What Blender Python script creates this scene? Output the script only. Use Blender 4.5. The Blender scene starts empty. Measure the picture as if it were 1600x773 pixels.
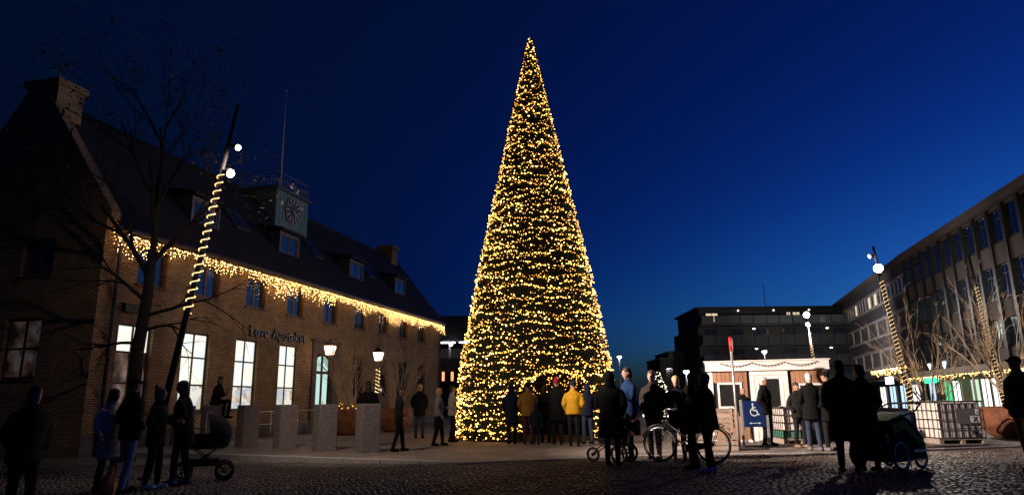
import bpy, bmesh, math, random
import numpy as np
from mathutils import Matrix, Vector, kdtree

# ------------------------------------------------------------------ camera, sky, exposure
scene = bpy.context.scene
C = scene.collection
PI = math.pi
R = math.radians
cam_data = bpy.data.cameras.new('camera')
cam = bpy.data.objects.new('camera', cam_data)
C.objects.link(cam)
scene.camera = cam
cam_data.sensor_width = 36.0
cam_data.lens = 36.0 * 1067 / 1600
cam_data.clip_end = 3000
cam.matrix_world = (Matrix.Translation((0, 0, 1.2)) @ Matrix.Rotation(R(90 + 12.75), 4, 'X')
                    @ Matrix.Rotation(R(-0.6), 4, 'Z'))

EXPOSURE = 7.25                      # a long dusk exposure
K = 1.0 / 2 ** EXPOSURE              # emission that shows as 1.0 in the picture
scene.view_settings.view_transform = 'Standard'
scene.view_settings.look = 'None'
scene.view_settings.exposure = EXPOSURE
scene.view_settings.gamma = 1.0
scene.view_settings.use_curve_mapping = False
scene.cycles.use_adaptive_sampling = False
scene.cycles.use_denoising = True
scene.cycles.light_sampling_threshold = 0.0
scene.cycles.max_bounces = 5
scene.cycles.diffuse_bounces = 2
scene.cycles.glossy_bounces = 2
scene.cycles.transparent_max_bounces = 6
scene.cycles.sample_clamp_indirect = 0.2

world = bpy.data.worlds.new('World')
scene.world = world
world.use_nodes = True
wn = world.node_tree
sky = wn.nodes.new('ShaderNodeTexSky')
sky.sky_type = 'NISHITA'
sky.sun_disc = False
sky.sun_elevation = R(-6)            # the sun has set, out of frame to the right
sky.sun_rotation = R(70)
sky.air_density = 1.0
sky.dust_density = 1.0
sky.ozone_density = 4.0
tint = wn.nodes.new('ShaderNodeMix')
tint.data_type = 'RGBA'
tint.blend_type = 'MULTIPLY'
tint.inputs[0].default_value = 1.0
tint.inputs[7].default_value = (0.36, 1.0, 1.0, 1)
addn = wn.nodes.new('ShaderNodeMix')
addn.data_type = 'RGBA'
addn.blend_type = 'ADD'
addn.inputs[0].default_value = 1.0
addn.inputs[7].default_value = (0.0, 0.0001, 0.00052, 1)
wn.links.new(sky.outputs[0], tint.inputs[6])
wn.links.new(tint.outputs[2], addn.inputs[6])
wn.links.new(addn.outputs[2], wn.nodes['Background'].inputs[0])
wn.nodes['Background'].inputs[1].default_value = 0.15

# ------------------------------------------------------------------ helpers
rng = random.Random(7)

def rz_ground(x):
    """height of the carriageway: a kerb drop on the left that runs out towards the tree"""
    if x < -4.5: return -0.12
    if x > -0.5: return -0.02
    return -0.12 + 0.10 * (x + 4.5) / 4.0

class MB:
    """collects faces, builds one mesh object"""
    def __init__(s):
        s.v = []; s.f = []; s.m = []; s.sm = []; s.uv = None
    def add(s, vs, fs, mi=0, smooth=False):
        o = len(s.v); s.v.extend(tuple(p) for p in vs)
        for f in fs:
            s.f.append(tuple(i + o for i in f)); s.m.append(mi); s.sm.append(smooth)
    def box(s, x0, x1, y0, y1, z0, z1, mi=0, M=None):
        vs = [Vector(p) for p in ((x0,y0,z0),(x1,y0,z0),(x1,y1,z0),(x0,y1,z0),(x0,y0,z1),(x1,y0,z1),(x1,y1,z1),(x0,y1,z1))]
        if M is not None: vs = [M @ p for p in vs]
        s.add(vs, ((0,3,2,1),(4,5,6,7),(0,1,5,4),(1,2,6,5),(2,3,7,6),(3,0,4,7)), mi)
        return s
    def bevbox(s, x0, x1, y0, y1, z0, z1, b=0.02, mi=0, M=None):
        """box with chamfered vertical edges and top"""
        def ring(i, z):
            return [(x0+b+i,y0+i,z),(x1-b-i,y0+i,z),(x1-i,y0+b+i,z),(x1-i,y1-b-i,z),(x1-b-i,y1-i,z),(x0+b+i,y1-i,z),(x0+i,y1-b-i,z),(x0+i,y0+b+i,z)]
        vs = ring(0,z0)+ring(0,z1-b)+ring(b*.9,z1)
        fs = [tuple(range(7,-1,-1)), tuple(range(16,24))]
        for k in (0,8):
            for i in range(8): fs.append((k+i,k+(i+1)%8,k+8+(i+1)%8,k+8+i))
        vs=[Vector(p) for p in vs]
        if M is not None: vs=[M@p for p in vs]
        s.add(vs, fs, mi)
        return s
    def tube(s, pts, rad, n=8, mi=0, cap=True, smooth=True, flat=1.0):
        pts = [Vector(p) for p in pts]
        if not hasattr(rad, '__len__'): rad = [rad] * len(pts)
        vs = []; ref = None
        for i, p in enumerate(pts):
            d = (pts[min(i+1, len(pts)-1)] - pts[max(i-1, 0)])
            if d.length < 1e-9: d = Vector((0,0,1))
            d.normalize()
            if ref is None:
                ref = Vector((1,0,0)) if abs(d.x) < .8 else Vector((0,1,0))
            u = (ref - d * ref.dot(d))
            if u.length < 1e-6: u = d.orthogonal()
            u.normalize(); w = d.cross(u); ref = u
            for k in range(n):
                a = 2*PI*k/n
                vs.append(p + (u*math.cos(a) + w*math.sin(a)*flat) * rad[i])
        fs = []
        for i in range(len(pts)-1):
            for k in range(n):
                a = i*n+k; b = i*n+(k+1)%n
                fs.append((a, b, b+n, a+n))
        if cap:
            fs.append(tuple(range(n-1,-1,-1))); fs.append(tuple(range((len(pts)-1)*n, len(pts)*n)))
        s.add(vs, fs, mi, smooth)
        return s
    def ring(s, c, axis, r, tr, n=28, m=6, mi=0, a0=0, a1=2*PI):
        """torus (or arc) with centre c round the given axis"""
        ax = Vector(axis).normalized(); u = ax.orthogonal().normalized()
        if abs(ax.z) < .9:
            u = Vector((0,0,1)) - ax*ax.z; u.normalize()
        w = ax.cross(u); c = Vector(c)
        full = abs(a1-a0-2*PI) < 1e-6
        pts = [c + (u*math.cos(a0+(a1-a0)*i/n) + w*math.sin(a0+(a1-a0)*i/n))*r for i in range(n+1)]
        return s.tube(pts, tr, m, mi, cap=not full)
    def lathe(s, prof, n=20, c=(0,0,0), mi=0, smooth=True, close=True):
        vs = []; fs = []
        for (r, z) in prof:
            for k in range(n):
                a = 2*PI*k/n; vs.append((c[0]+r*math.cos(a), c[1]+r*math.sin(a), c[2]+z))
        for i in range(len(prof)-1):
            for k in range(n):
                fs.append((i*n+k, i*n+(k+1)%n, (i+1)*n+(k+1)%n, (i+1)*n+k))
        if close:
            fs.append(tuple(range(n-1,-1,-1))); fs.append(tuple(range((len(prof)-1)*n, len(prof)*n)))
        s.add(vs, fs, mi, smooth)
        return s
    def ell(s, c, r, n=12, m=8, mi=0, M=None):
        vs = []; fs = []
        for j in range(m+1):
            t = PI*j/m
            for k in range(n):
                a = 2*PI*k/n
                p = Vector((r[0]*math.sin(t)*math.cos(a), r[1]*math.sin(t)*math.sin(a), r[2]*math.cos(t)))
                if M is not None: p = M @ p
                vs.append((c[0]+p.x, c[1]+p.y, c[2]+p.z))
        for j in range(m):
            for k in range(n):
                fs.append((j*n+k, (j+1)*n+k, (j+1)*n+(k+1)%n, j*n+(k+1)%n))
        s.add(vs, fs, mi, True)
        return s
    def poly(s, pts, mi=0):
        s.add(pts, (tuple(range(len(pts))),), mi); return s
    def prism(s, pts, vec, mi=0):
        n = len(pts); v = Vector(vec)
        a = [Vector(p) for p in pts]; b = [p+v for p in a]
        fs = [tuple(range(n-1,-1,-1)), tuple(range(n,2*n))] + [(i,(i+1)%n,n+(i+1)%n,n+i) for i in range(n)]
        s.add(a+b, fs, mi); return s
    def wall(s, u0, u1, z0, z1, holes, depth=.2, T=lambda u,d,z:(u,d,z), mi=0, rmi=None):
        us = sorted(set([u0,u1]+[h[0] for h in holes]+[h[1] for h in holes]))
        zs = sorted(set([z0,z1]+[h[2] for h in holes]+[h[3] for h in holes]))
        for i in range(len(us)-1):
            for j in range(len(zs)-1):
                a,b,c,d = us[i],us[i+1],zs[j],zs[j+1]
                um,zm = (a+b)/2,(c+d)/2
                if any(h[0]<um<h[1] and h[2]<zm<h[3] for h in holes): continue
                s.poly([T(a,0,c),T(b,0,c),T(b,0,d),T(a,0,d)], mi)
        r = mi if rmi is None else rmi
        for (a,b,c,d) in holes:
            s.poly([T(a,0,c),T(a,0,d),T(a,depth,d),T(a,depth,c)], r)
            s.poly([T(b,0,c),T(b,depth,c),T(b,depth,d),T(b,0,d)], r)
            s.poly([T(a,0,d),T(b,0,d),T(b,depth,d),T(a,depth,d)], r)
            s.poly([T(a,0,c),T(a,depth,c),T(b,depth,c),T(b,0,c)], r)
        return s
    def mesh(s, name, mats):
        me = bpy.data.meshes.new(name)
        me.from_pydata([tuple(p) for p in s.v], [], s.f)
        if not isinstance(mats, (list, tuple)): mats = [mats]
        for m in mats: me.materials.append(MAT[m] if isinstance(m, str) else m)
        me.polygons.foreach_set('material_index', s.m)
        me.polygons.foreach_set('use_smooth', s.sm)
        me.update()
        return me
    def build(s, name, mats, parent=None, loc=None, rot=None):
        return link(name, s.mesh(name, mats), parent, loc, rot)

def link(name, data, parent=None, loc=None, rot=None):
    o = bpy.data.objects.new(name, data)
    C.objects.link(o)
    if parent is not None: o.parent = parent
    if loc is not None: o.location = loc
    if rot is not None: o.rotation_euler = rot
    return o

def tag(o, label=None, cat=None, group=None, kind=None):
    if label: o['label'] = label
    if cat: o['category'] = cat
    if group: o['group'] = group
    if kind: o['kind'] = kind
    return o

def thing(name, label, cat, loc=(0,0,0), rz=0, group=None):
    o = bpy.data.objects.new(name, None)
    C.objects.link(o)
    o.empty_display_size = 0.2
    o.location = loc; o.rotation_euler = (0,0,rz)
    return tag(o, label, cat, group)

def copy_tree(o, parent=None):
    c = o.copy(); C.objects.link(c); c.parent = parent
    for ch in [x for x in bpy.data.objects if x.parent == o]: copy_tree(ch, c)
    return c

def spot(name, loc, target, watts, angle, blend, size, col, parent=None):
    l = bpy.data.lights.new(name, 'SPOT')
    l.energy = watts; l.spot_size = R(angle); l.spot_blend = blend; l.shadow_soft_size = size; l.color = col
    o = link(name, l)
    d = Vector(target) - Vector(loc)
    o.rotation_euler = d.to_track_quat('-Z', 'Y').to_euler()
    o.location = loc
    if parent is not None:
        o.parent = parent
        o.matrix_parent_inverse = Matrix.LocRotScale(parent.location, parent.rotation_euler, None).inverted()
    return o

# ------------------------------------------------------------------ materials
MAT = {}

def nodes(name):
    m = bpy.data.materials.new(name); m.use_nodes = True
    MAT[name] = m
    nt = m.node_tree
    return m, nt, nt.nodes['Principled BSDF']

def mat(name, col, rough=.7, metal=0, var=.15, scale=6, bump=0, bscale=40, spec=.4, emit=None, es=0):
    m, nt, b = nodes(name)
    b.inputs['Roughness'].default_value = rough
    b.inputs['Metallic'].default_value = metal
    b.inputs['Specular IOR Level'].default_value = spec
    tc = nt.nodes.new('ShaderNodeTexCoord')
    if var > 0:
        n = nt.nodes.new('ShaderNodeTexNoise'); n.inputs['Scale'].default_value = scale; n.inputs['Detail'].default_value = 6
        r = nt.nodes.new('ShaderNodeValToRGB')
        r.color_ramp.elements[0].position = .3; r.color_ramp.elements[1].position = .7
        r.color_ramp.elements[0].color = tuple(c*(1-var) for c in col)+(1,)
        r.color_ramp.elements[1].color = tuple(min(1,c*(1+var)) for c in col)+(1,)
        nt.links.new(tc.outputs['Object'], n.inputs['Vector']); nt.links.new(n.outputs['Fac'], r.inputs[0])
        nt.links.new(r.outputs[0], b.inputs['Base Color'])
    else:
        b.inputs['Base Color'].default_value = tuple(col)+(1,)
    if bump:
        n2 = nt.nodes.new('ShaderNodeTexNoise'); n2.inputs['Scale'].default_value = bscale; n2.inputs['Detail'].default_value = 5
        bp = nt.nodes.new('ShaderNodeBump'); bp.inputs['Strength'].default_value = bump; bp.inputs['Distance'].default_value = .02
        nt.links.new(tc.outputs['Object'], n2.inputs['Vector']); nt.links.new(n2.outputs['Fac'], bp.inputs['Height'])
        nt.links.new(bp.outputs[0], b.inputs['Normal'])
    if emit:
        b.inputs['Emission Color'].default_value = tuple(emit)+(1,)
        b.inputs['Emission Strength'].default_value = es*K
    return m

def emat(name, col, s):
    """a thing that gives off light; s is its brightness in the picture"""
    m, nt, b = nodes(name)
    b.inputs['Base Color'].default_value = tuple(min(1,c*.6) for c in col)+(1,)
    b.inputs['Emission Color'].default_value = tuple(col)+(1,)
    b.inputs['Emission Strength'].default_value = s*K
    m.cycles.emission_sampling = 'FRONT'
    return m

def brickmat(name, c1, c2, mortar, bw=.23, bh=.067, scale=1.0):
    m, nt, b = nodes(name)
    tc = nt.nodes.new('ShaderNodeTexCoord'); sp = nt.nodes.new('ShaderNodeSeparateXYZ')
    ad = nt.nodes.new('ShaderNodeMath'); ad.operation = 'ADD'
    cb = nt.nodes.new('ShaderNodeCombineXYZ')
    L = nt.links.new
    L(tc.outputs['Object'], sp.inputs[0]); L(sp.outputs[0], ad.inputs[0]); L(sp.outputs[1], ad.inputs[1])
    L(ad.outputs[0], cb.inputs[0]); L(sp.outputs[2], cb.inputs[1])
    br = nt.nodes.new('ShaderNodeTexBrick')
    br.inputs['Scale'].default_value = 1
    br.inputs['Brick Width'].default_value = bw; br.inputs['Row Height'].default_value = bh
    br.inputs['Mortar Size'].default_value = .013; br.inputs['Mortar Smooth'].default_value = .3
    br.inputs['Bias'].default_value = 0
    br.inputs['Color1'].default_value = tuple(c1)+(1,); br.inputs['Color2'].default_value = tuple(c2)+(1,); br.inputs['Mortar'].default_value = tuple(mortar)+(1,)
    L(cb.outputs[0], br.inputs['Vector'])
    n = nt.nodes.new('ShaderNodeTexNoise'); n.inputs['Scale'].default_value = 1.3; n.inputs['Detail'].default_value = 8
    L(tc.outputs['Object'], n.inputs['Vector'])
    r = nt.nodes.new('ShaderNodeValToRGB'); r.color_ramp.elements[0].position=.3; r.color_ramp.elements[1].position=.75
    r.color_ramp.elements[0].color=(.62,.62,.62,1); r.color_ramp.elements[1].color=(1.15,1.1,1.05,1)
    L(n.outputs['Fac'], r.inputs[0])
    mx = nt.nodes.new('ShaderNodeMix'); mx.data_type='RGBA'; mx.blend_type='MULTIPLY'; mx.inputs[0].default_value=1
    L(br.outputs['Color'], mx.inputs[6]); L(r.outputs[0], mx.inputs[7]); L(mx.outputs[2], b.inputs['Base Color'])
    bp = nt.nodes.new('ShaderNodeBump'); bp.invert=True; bp.inputs['Strength'].default_value=.7; bp.inputs['Distance'].default_value=.012
    L(br.outputs['Fac'], bp.inputs['Height']); L(bp.outputs[0], b.inputs['Normal'])
    b.inputs['Roughness'].default_value=.85
    return m

def plankmat(name, c1, c2, w=.12, vertical=True, axis=0):
    m, nt, b = nodes(name); L = nt.links.new
    tc = nt.nodes.new('ShaderNodeTexCoord')
    mp = nt.nodes.new('ShaderNodeMapping'); mp.inputs['Scale'].default_value=(14,14,1.2)
    L(tc.outputs['Object'], mp.inputs[0])
    n = nt.nodes.new('ShaderNodeTexNoise'); n.inputs['Scale'].default_value=1.5; n.inputs['Detail'].default_value=7
    L(mp.outputs[0], n.inputs['Vector'])
    inf = nt.nodes.new('ShaderNodeObjectInfo')
    a = nt.nodes.new('ShaderNodeMath'); a.operation='MULTIPLY_ADD'; a.inputs[1].default_value=.45; a.inputs[2].default_value=-.2
    L(inf.outputs['Random'], a.inputs[0])
    a2 = nt.nodes.new('ShaderNodeMath'); a2.operation='ADD'; L(a.outputs[0], a2.inputs[0]); L(n.outputs['Fac'], a2.inputs[1])
    r = nt.nodes.new('ShaderNodeValToRGB'); r.color_ramp.elements[0].position=.25; r.color_ramp.elements[1].position=.75
    r.color_ramp.elements[0].color=tuple(c1)+(1,); r.color_ramp.elements[1].color=tuple(c2)+(1,)
    L(a2.outputs[0], r.inputs[0]); L(r.outputs[0], b.inputs['Base Color'])
    b.inputs['Roughness'].default_value=.75
    return m

def settmat(name, c1, c2, joint, w=.1, h=.1, bump=.8, rough=.75, patch=.35):
    """small stone setts: brick pattern with worn patches"""
    m, nt, b = nodes(name); L = nt.links.new
    tc = nt.nodes.new('ShaderNodeTexCoord')
    nz = nt.nodes.new('ShaderNodeTexNoise'); nz.inputs['Scale'].default_value=.9; nz.inputs['Detail'].default_value=2
    L(tc.outputs['Object'], nz.inputs['Vector'])
    vm = nt.nodes.new('ShaderNodeVectorMath'); vm.operation='MULTIPLY_ADD'; vm.inputs[1].default_value=(.25,.25,0)
    L(nz.outputs['Color'], vm.inputs[0]); L(tc.outputs['Object'], vm.inputs[2])
    br = nt.nodes.new('ShaderNodeTexBrick'); br.inputs['Scale'].default_value=1
    br.inputs['Brick Width'].default_value=w; br.inputs['Row Height'].default_value=h
    br.inputs['Mortar Size'].default_value=.012; br.inputs['Mortar Smooth'].default_value=.6
    br.inputs['Color1'].default_value=tuple(c1)+(1,); br.inputs['Color2'].default_value=tuple(c2)+(1,); br.inputs['Mortar'].default_value=tuple(joint)+(1,)
    L(vm.outputs[0], br.inputs['Vector'])
    n = nt.nodes.new('ShaderNodeTexNoise'); n.inputs['Scale'].default_value=.5; n.inputs['Detail'].default_value=9; n.inputs['Roughness'].default_value=.7
    L(tc.outputs['Object'], n.inputs['Vector'])
    r = nt.nodes.new('ShaderNodeValToRGB'); r.color_ramp.elements[0].position=.3; r.color_ramp.elements[1].position=.7
    r.color_ramp.elements[0].color=(1-patch,)*3+(1,); r.color_ramp.elements[1].color=(1+patch,)*3+(1,)
    L(n.outputs['Fac'], r.inputs[0])
    mx = nt.nodes.new('ShaderNodeMix'); mx.data_type='RGBA'; mx.blend_type='MULTIPLY'; mx.inputs[0].default_value=1
    L(br.outputs['Color'], mx.inputs[6]); L(r.outputs[0], mx.inputs[7]); L(mx.outputs[2], b.inputs['Base Color'])
    bp = nt.nodes.new('ShaderNodeBump'); bp.invert=True; bp.inputs['Strength'].default_value=bump; bp.inputs['Distance'].default_value=.015
    L(br.outputs['Fac'], bp.inputs['Height']); L(bp.outputs[0], b.inputs['Normal'])
    b.inputs['Roughness'].default_value=rough
    return m

def postermat(name, light=1.0, mode=0):
    """backlit window print: pale field with soft coloured figures"""
    m, nt, b = nodes(name); L = nt.links.new
    tc = nt.nodes.new('ShaderNodeTexCoord')
    if mode in (0, 2):
        n = nt.nodes.new('ShaderNodeTexVoronoi'); n.distance='CHEBYCHEV'; n.inputs['Scale'].default_value=(1.6 if mode==0 else 4.5); n.inputs['Randomness'].default_value=.8
        n2 = nt.nodes.new('ShaderNodeTexNoise'); n2.inputs['Scale'].default_value=.8; L(tc.outputs['Object'], n2.inputs['Vector'])
        sx = nt.nodes.new('ShaderNodeSeparateColor'); L(n.outputs['Color'], sx.inputs[0])
        av = nt.nodes.new('ShaderNodeMix'); av.inputs[0].default_value=.75 if mode==0 else .35; L(sx.outputs[0], av.inputs[2]); L(n2.outputs['Fac'], av.inputs[3])
        src = av.outputs[0]
    else:
        n = nt.nodes.new('ShaderNodeTexNoise'); n.inputs['Scale'].default_value=1.7; n.inputs['Detail'].default_value=2.2
        src = n.outputs['Fac']
    L(tc.outputs['Object'], n.inputs['Vector'])
    r = nt.nodes.new('ShaderNodeValToRGB'); e=r.color_ramp.elements
    if mode == 0:
        e[0].position=.30; e[0].color=(.66,.84,1.0,1); e[1].position=.44; e[1].color=(.86,.96,.92,1)
        x=e.new(.54); x.color=(.96,.97,.80,1); x=e.new(.66); x.color=(1,.98,.84,1)
    elif mode == 2:
        e[0].position=.36; e[0].color=(.55,.62,.70,1); e[1].position=.46; e[1].color=(.9,.95,.85,1)
        x=e.new(.54); x.color=(.95,.85,.6,1); x=e.new(.62); x.color=(.45,.30,.16,1); x=e.new(.68); x.color=(.9,.9,.8,1)
    else:
        e[0].position=.38; e[0].color=(.05,.04,.04,1); e[1].position=.5; e[1].color=(.55,.33,.22,1)
        x=e.new(.62); x.color=(.9,.78,.68,1); x=e.new(.7); x.color=(.35,.2,.14,1)
    L(src, r.inputs[0])
    L(r.outputs[0], b.inputs['Emission Color']); L(r.outputs[0], b.inputs['Base Color'])
    b.inputs['Emission Strength'].default_value=light*K
    m.cycles.emission_sampling = 'FRONT'
    b.inputs['Roughness'].default_value=.3
    return m

# setting
settmat('road_sett', (.13,.105,.09), (.22,.175,.15), (.05,.042,.036), .11, .10, 1.0, .6, .45)
mat('road_bed', (.05,.042,.037), .9, var=.3, scale=12)
mat('cobble', (.095,.076,.064), .55, var=.4, scale=1.6, bump=.4, bscale=60)
settmat('plaza_sett', (.17,.14,.118), (.25,.205,.17), (.09,.075,.065), .20, .13, .9, .7, .5)
mat('granite', (.20,.168,.155), .75, var=.55, scale=38, bump=.8, bscale=60)
mat('kerbstone', (.33,.30,.28), .75, var=.3, scale=30, bump=.4, bscale=70)
mat('ground', (.06,.055,.05), .9, var=.3, scale=.3)
# pharmacy
brickmat('brick', (.34,.21,.092), (.52,.345,.165), (.10,.066,.036))
mat('plinth', (.14,.12,.11), .8, var=.25, scale=4)
mat('roof_tile', (.011,.009,.009), .8, var=.3, scale=9, bump=.6, bscale=14)
mat('dark_timber', (.09,.045,.028), .6, var=.25, scale=20)
mat('window_glass', (.02,.03,.05), .06, var=0, spec=.7)
mat('office_glass', (.50,.66,.72), .07, metal=1.0, var=0)
mat('copper', (.13,.24,.20), .6, var=.3, scale=7)
mat('clock_black', (.025,.022,.022), .5, var=0)
mat('clock_gilt', (.55,.50,.44), .5, var=0)
mat('zinc', (.10,.10,.11), .55, metal=.3, var=.2)
mat('rail_metal', (.30,.30,.31), .5, metal=.4, var=.1)
mat('pole_white', (.62,.58,.56), .5, var=.1)
mat('letter_black', (.012,.012,.012), .4, var=0)
postermat('window_lit', .95)
postermat('window_lit_low', .75, 2)
postermat('window_poster', .10, 1)
postermat('window_poster_dim', .028, 1)
emat('door_lit', (.62,.95,.86), .75)
# tree
mat('needle', (.022,.045,.017), .75, var=.4, scale=8)
mat('needle_dry', (.05,.055,.02), .8, var=.3, scale=8)
mat('tree_core', (.008,.012,.006), .95, var=0)
emat('bulb_bright', (1,.50,.10), 14)
emat('bulb', (1,.46,.08), 8)
emat('bulb_dim', (1,.42,.065), 5.0)
emat('bulb_icicle', (1,.53,.17), 38)
emat('bulb_white', (1,.86,.66), 4.0)
emat('rope_light', (1,.62,.26), 2.2)
mat('cable', (.01,.015,.01), .7, var=0)
# lamps
mat('mast', (.035,.033,.033), .45, metal=.3, var=.15, scale=5)
emat('flood', (1,.93,.85), 40)
emat('flood_soft', (1,.92,.84), 9)
emat('flood_cool', (.86,.93,1), 14)
emat('lantern_glass', (1,.62,.40), 6)
emat('orange_lamp', (1,.42,.18), 1.3)
# buildings right
mat('concrete_pink', (.13,.102,.096), .8, var=.2, scale=1.2)
mat('cornice', (.15,.115,.10), .75, var=.2, scale=.8)
mat('dark_metal', (.018,.017,.018), .5, metal=.2, var=.2)
mat('grey_panel', (.10,.10,.115), .7, var=.2, scale=.7)
mat('pale_frame', (.40,.37,.36), .6, var=.15, scale=2)
mat('blind_panel', (.13,.115,.115), .7, var=.2, scale=1)
mat('canopy', (.36,.31,.26), .7, var=.15)
mat('dark_brick', (.045,.042,.045), .85, var=.3, scale=3)
mat('slate_band', (.05,.05,.056), .8, var=.25, scale=.8)
mat('glass_balustrade', (.10,.11,.12), .15, var=.1, spec=.6)
emat('shop_white', (1,.97,.92), 1.5)
emat('shop_warm', (1,.80,.45), 1.4)
emat('shop_blue', (.55,.75,1), 1.1)
emat('shop_green', (.03,.75,.28), 1.2)
emat('shop_mint', (.62,.95,.70), .9)
emat('sign_green', (.05,1,.42), 1.6)
emat('sign_white', (.85,.9,1), 2.6)
emat('sign_cyan', (.7,.95,1), 2.2)
emat('lit_room', (1,.80,.55), .8)
emat('garage_lit', (.40,.52,.72), .14)
# kiosk and plaza things
mat('white_paint', (.74,.68,.64), .55, var=.08, scale=3)
plankmat('larch', (.22,.10,.055), (.42,.22,.125))
plankmat('larch_grey', (.16,.12,.09), (.30,.235,.18))
mat('dark_glass', (.018,.018,.02), .08, var=0, spec=.6)
mat('corten', (.20,.075,.035), .8, var=.45, scale=5, bump=.3, bscale=25)
mat('soil', (.03,.022,.016), .95, var=.3)
mat('willow', (.40,.30,.19), .7, var=.3, scale=9)
mat('bark', (.018,.014,.012), .9, var=.35, scale=9, bump=.8, bscale=18)
mat('dead_leaf', (.035,.022,.015), .8, var=.3)
mat('sign_blue', (.007,.02,.085), .35, var=.05)
mat('sign_print', (.55,.58,.62), .5, var=0)
mat('galvanised', (.42,.41,.41), .4, metal=.5, var=.15, scale=9)
mat('red_paint', (.45,.03,.025), .4, var=.1)
mat('ibc_plastic', (.76,.68,.61), .5, var=.12, scale=2)
mat('ibc_cage', (.05,.045,.045), .5, metal=.3, var=.1)
mat('label_grey', (.13,.13,.135), .6, var=.1)
mat('paper_white', (.75,.75,.75), .6, var=0)
mat('pallet', (.30,.25,.20), .8, var=.2)
mat('green_paint', (.06,.22,.15), .6, var=.1)
mat('rubber', (.012,.012,.012), .7, var=.1)
mat('alloy', (.60,.60,.60), .3, metal=.8, var=.05)
mat('black_metal', (.015,.015,.017), .35, metal=.3, var=.1)
mat('black_fabric', (.010,.010,.012), .9, var=.2, scale=20)
mat('green_fabric', (.28,.42,.07), .8, var=.15, scale=9)
mat('blue_fabric', (.06,.10,.17), .8, var=.15)
mat('saddle', (.02,.016,.014), .5, var=.1)
mat('orange_net', (.65,.16,.03), .7, var=.3, scale=25)
mat('reflector', (.6,.2,.03), .3, var=0)
emat('phone_glow', (.7,.85,1), 1.6)
# ------------------------------------------------------------------ ground, road, plaza
MB().box(-1500,1500,-300,2500,-1.2,-.30).build('ground','ground')['kind'] = 'structure'
EDGE = [(-44,29),(-13,20.6),(-7.6,18.2),(-1,14.9),(4,16.5),(7.5,16.4),(14,18.5),(44,27)]
def edge_y(x):
    for (a,b),(c,d) in zip(EDGE,EDGE[1:]):
        if a<=x<=c: return b+(d-b)*(x-a)/(c-a)
    return 29
rd = MB()
xs = [-60,-30,-12,-4.5,-3.5,-2.5,-1.5,-.5,6,14,30,60]; ys = [-12,4,9,12,15,18,22,40]
vs = [(x,y,rz_ground(x)-.016) for y in ys for x in xs]
nx = len(xs)
rd.add(vs,[(j*nx+i,j*nx+i+1,(j+1)*nx+i+1,(j+1)*nx+i) for j in range(len(ys)-1) for i in range(nx-1)])
road = rd.build('road','road_sett'); road['kind']='structure'

def make_cobbles():
    r = random.Random(3)
    V=[];F=[]
    y=5.6
    while y<16.6:
        half = y*.8+3.0
        x=-half+r.uniform(0,.06)
        while x<half:
            w=r.uniform(.085,.125)
            wob=.05*math.sin(x*.9)+.03*math.sin(x*2.3+1)
            yy=y+wob
            if yy<edge_y(x)-.17:
                d=.094; h=r.uniform(-.004,.009); z=rz_ground(x)
                g=.006; b=.013; tx=r.uniform(-.004,.004)
                x0,x1,y0,y1=x+g,x+w-g,yy+g,yy+d-g+r.uniform(-.006,.004)
                o=len(V)
                V+=[(x0,y0,z-.03),(x1,y0,z-.03),(x1,y1,z-.03),(x0,y1,z-.03),
                    (x0+b,y0+b,z+h+tx),(x1-b,y0+b,z+h-tx),(x1-b,y1-b,z+h-tx),(x0+b,y1-b,z+h+tx)]
                F+=[(o,o+1,o+5,o+4),(o+1,o+2,o+6,o+5),(o+2,o+3,o+7,o+6),(o+3,o,o+4,o+7),(o+4,o+5,o+6,o+7)]
            x+=w
        y+=.098
    m=MB(); m.v=V; m.f=F; m.m=[0]*len(F); m.sm=[False]*len(F)
    o=m.build('cobblestone','cobble',road); o['kind']='stuff'
make_cobbles()

pl = MB()
poly = [(x,y) for x,y in EDGE]+[(60,150),(-60,150)]
top=[(x,y,0) for x,y in poly]
pl.prism([(x,y,-.29) for x,y in poly],(0,0,.29))
plaza = pl.build('plaza','plaza_sett'); plaza['kind']='structure'
kerb_me={}
for (a,b),(c,d) in zip(EDGE,EDGE[1:]):
    L=math.hypot(c-a,d-b); n=max(1,round(L/1.0)); ang=math.atan2(d-b,c-a)
    if a<-20 or c>30: continue
    for i in range(n):
        l=L/n-.012; key=round(l,3)
        if key not in kerb_me: kerb_me[key]=MB().bevbox(-l/2,l/2,-.16,0,-.28,.008,.015).mesh('kerb_stone','kerbstone')
        t=(i+.5)/n
        link('kerb_stone',kerb_me[key],plaza,(a+(c-a)*t,b+(d-b)*t,rng.uniform(-.004,.004)),(0,0,ang+rng.uniform(-.004,.004)))

# ------------------------------------------------------------------ pharmacy building (local frame: x along the front, y inwards)
PH_LOC=(-11.87,19.34,0); PH_ROT=math.atan2(26.35,7.02)
ph = thing('brick_building','long yellow brick pharmacy building with steep tiled roof and green clock turret','building',PH_LOC,PH_ROT)
LEN=27.27; DEP=6.8; EAV=6.6; RID=10.8
upper=[(c-.6,c+.6,4.87,5.99) for c in (1.95,4.53,7.28,10.03,12.98,15.93,18.67,21.34,24.07)]
lower=[(c-.68,c+.68,1.02,3.62) for c in (1.55,4.22,6.98,9.76)]
lower2=[(c-.6,c+.6,1.6,3.55) for c in (15.9,18.7,21.4,24.1)]
door=(11.9,13.5,.0,3.42)
MB().wall(0,LEN,.45,EAV,upper+lower+lower2+[(door[0],door[1],.45,door[3])],.22).build('wall','brick',ph)
MB().wall(-.04,LEN+.04,-.3,.45,[(door[0],door[1],0,.45)],.2,T=lambda u,d,z:(u,d-.05,z)).build('plinth','plinth',ph)
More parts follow.
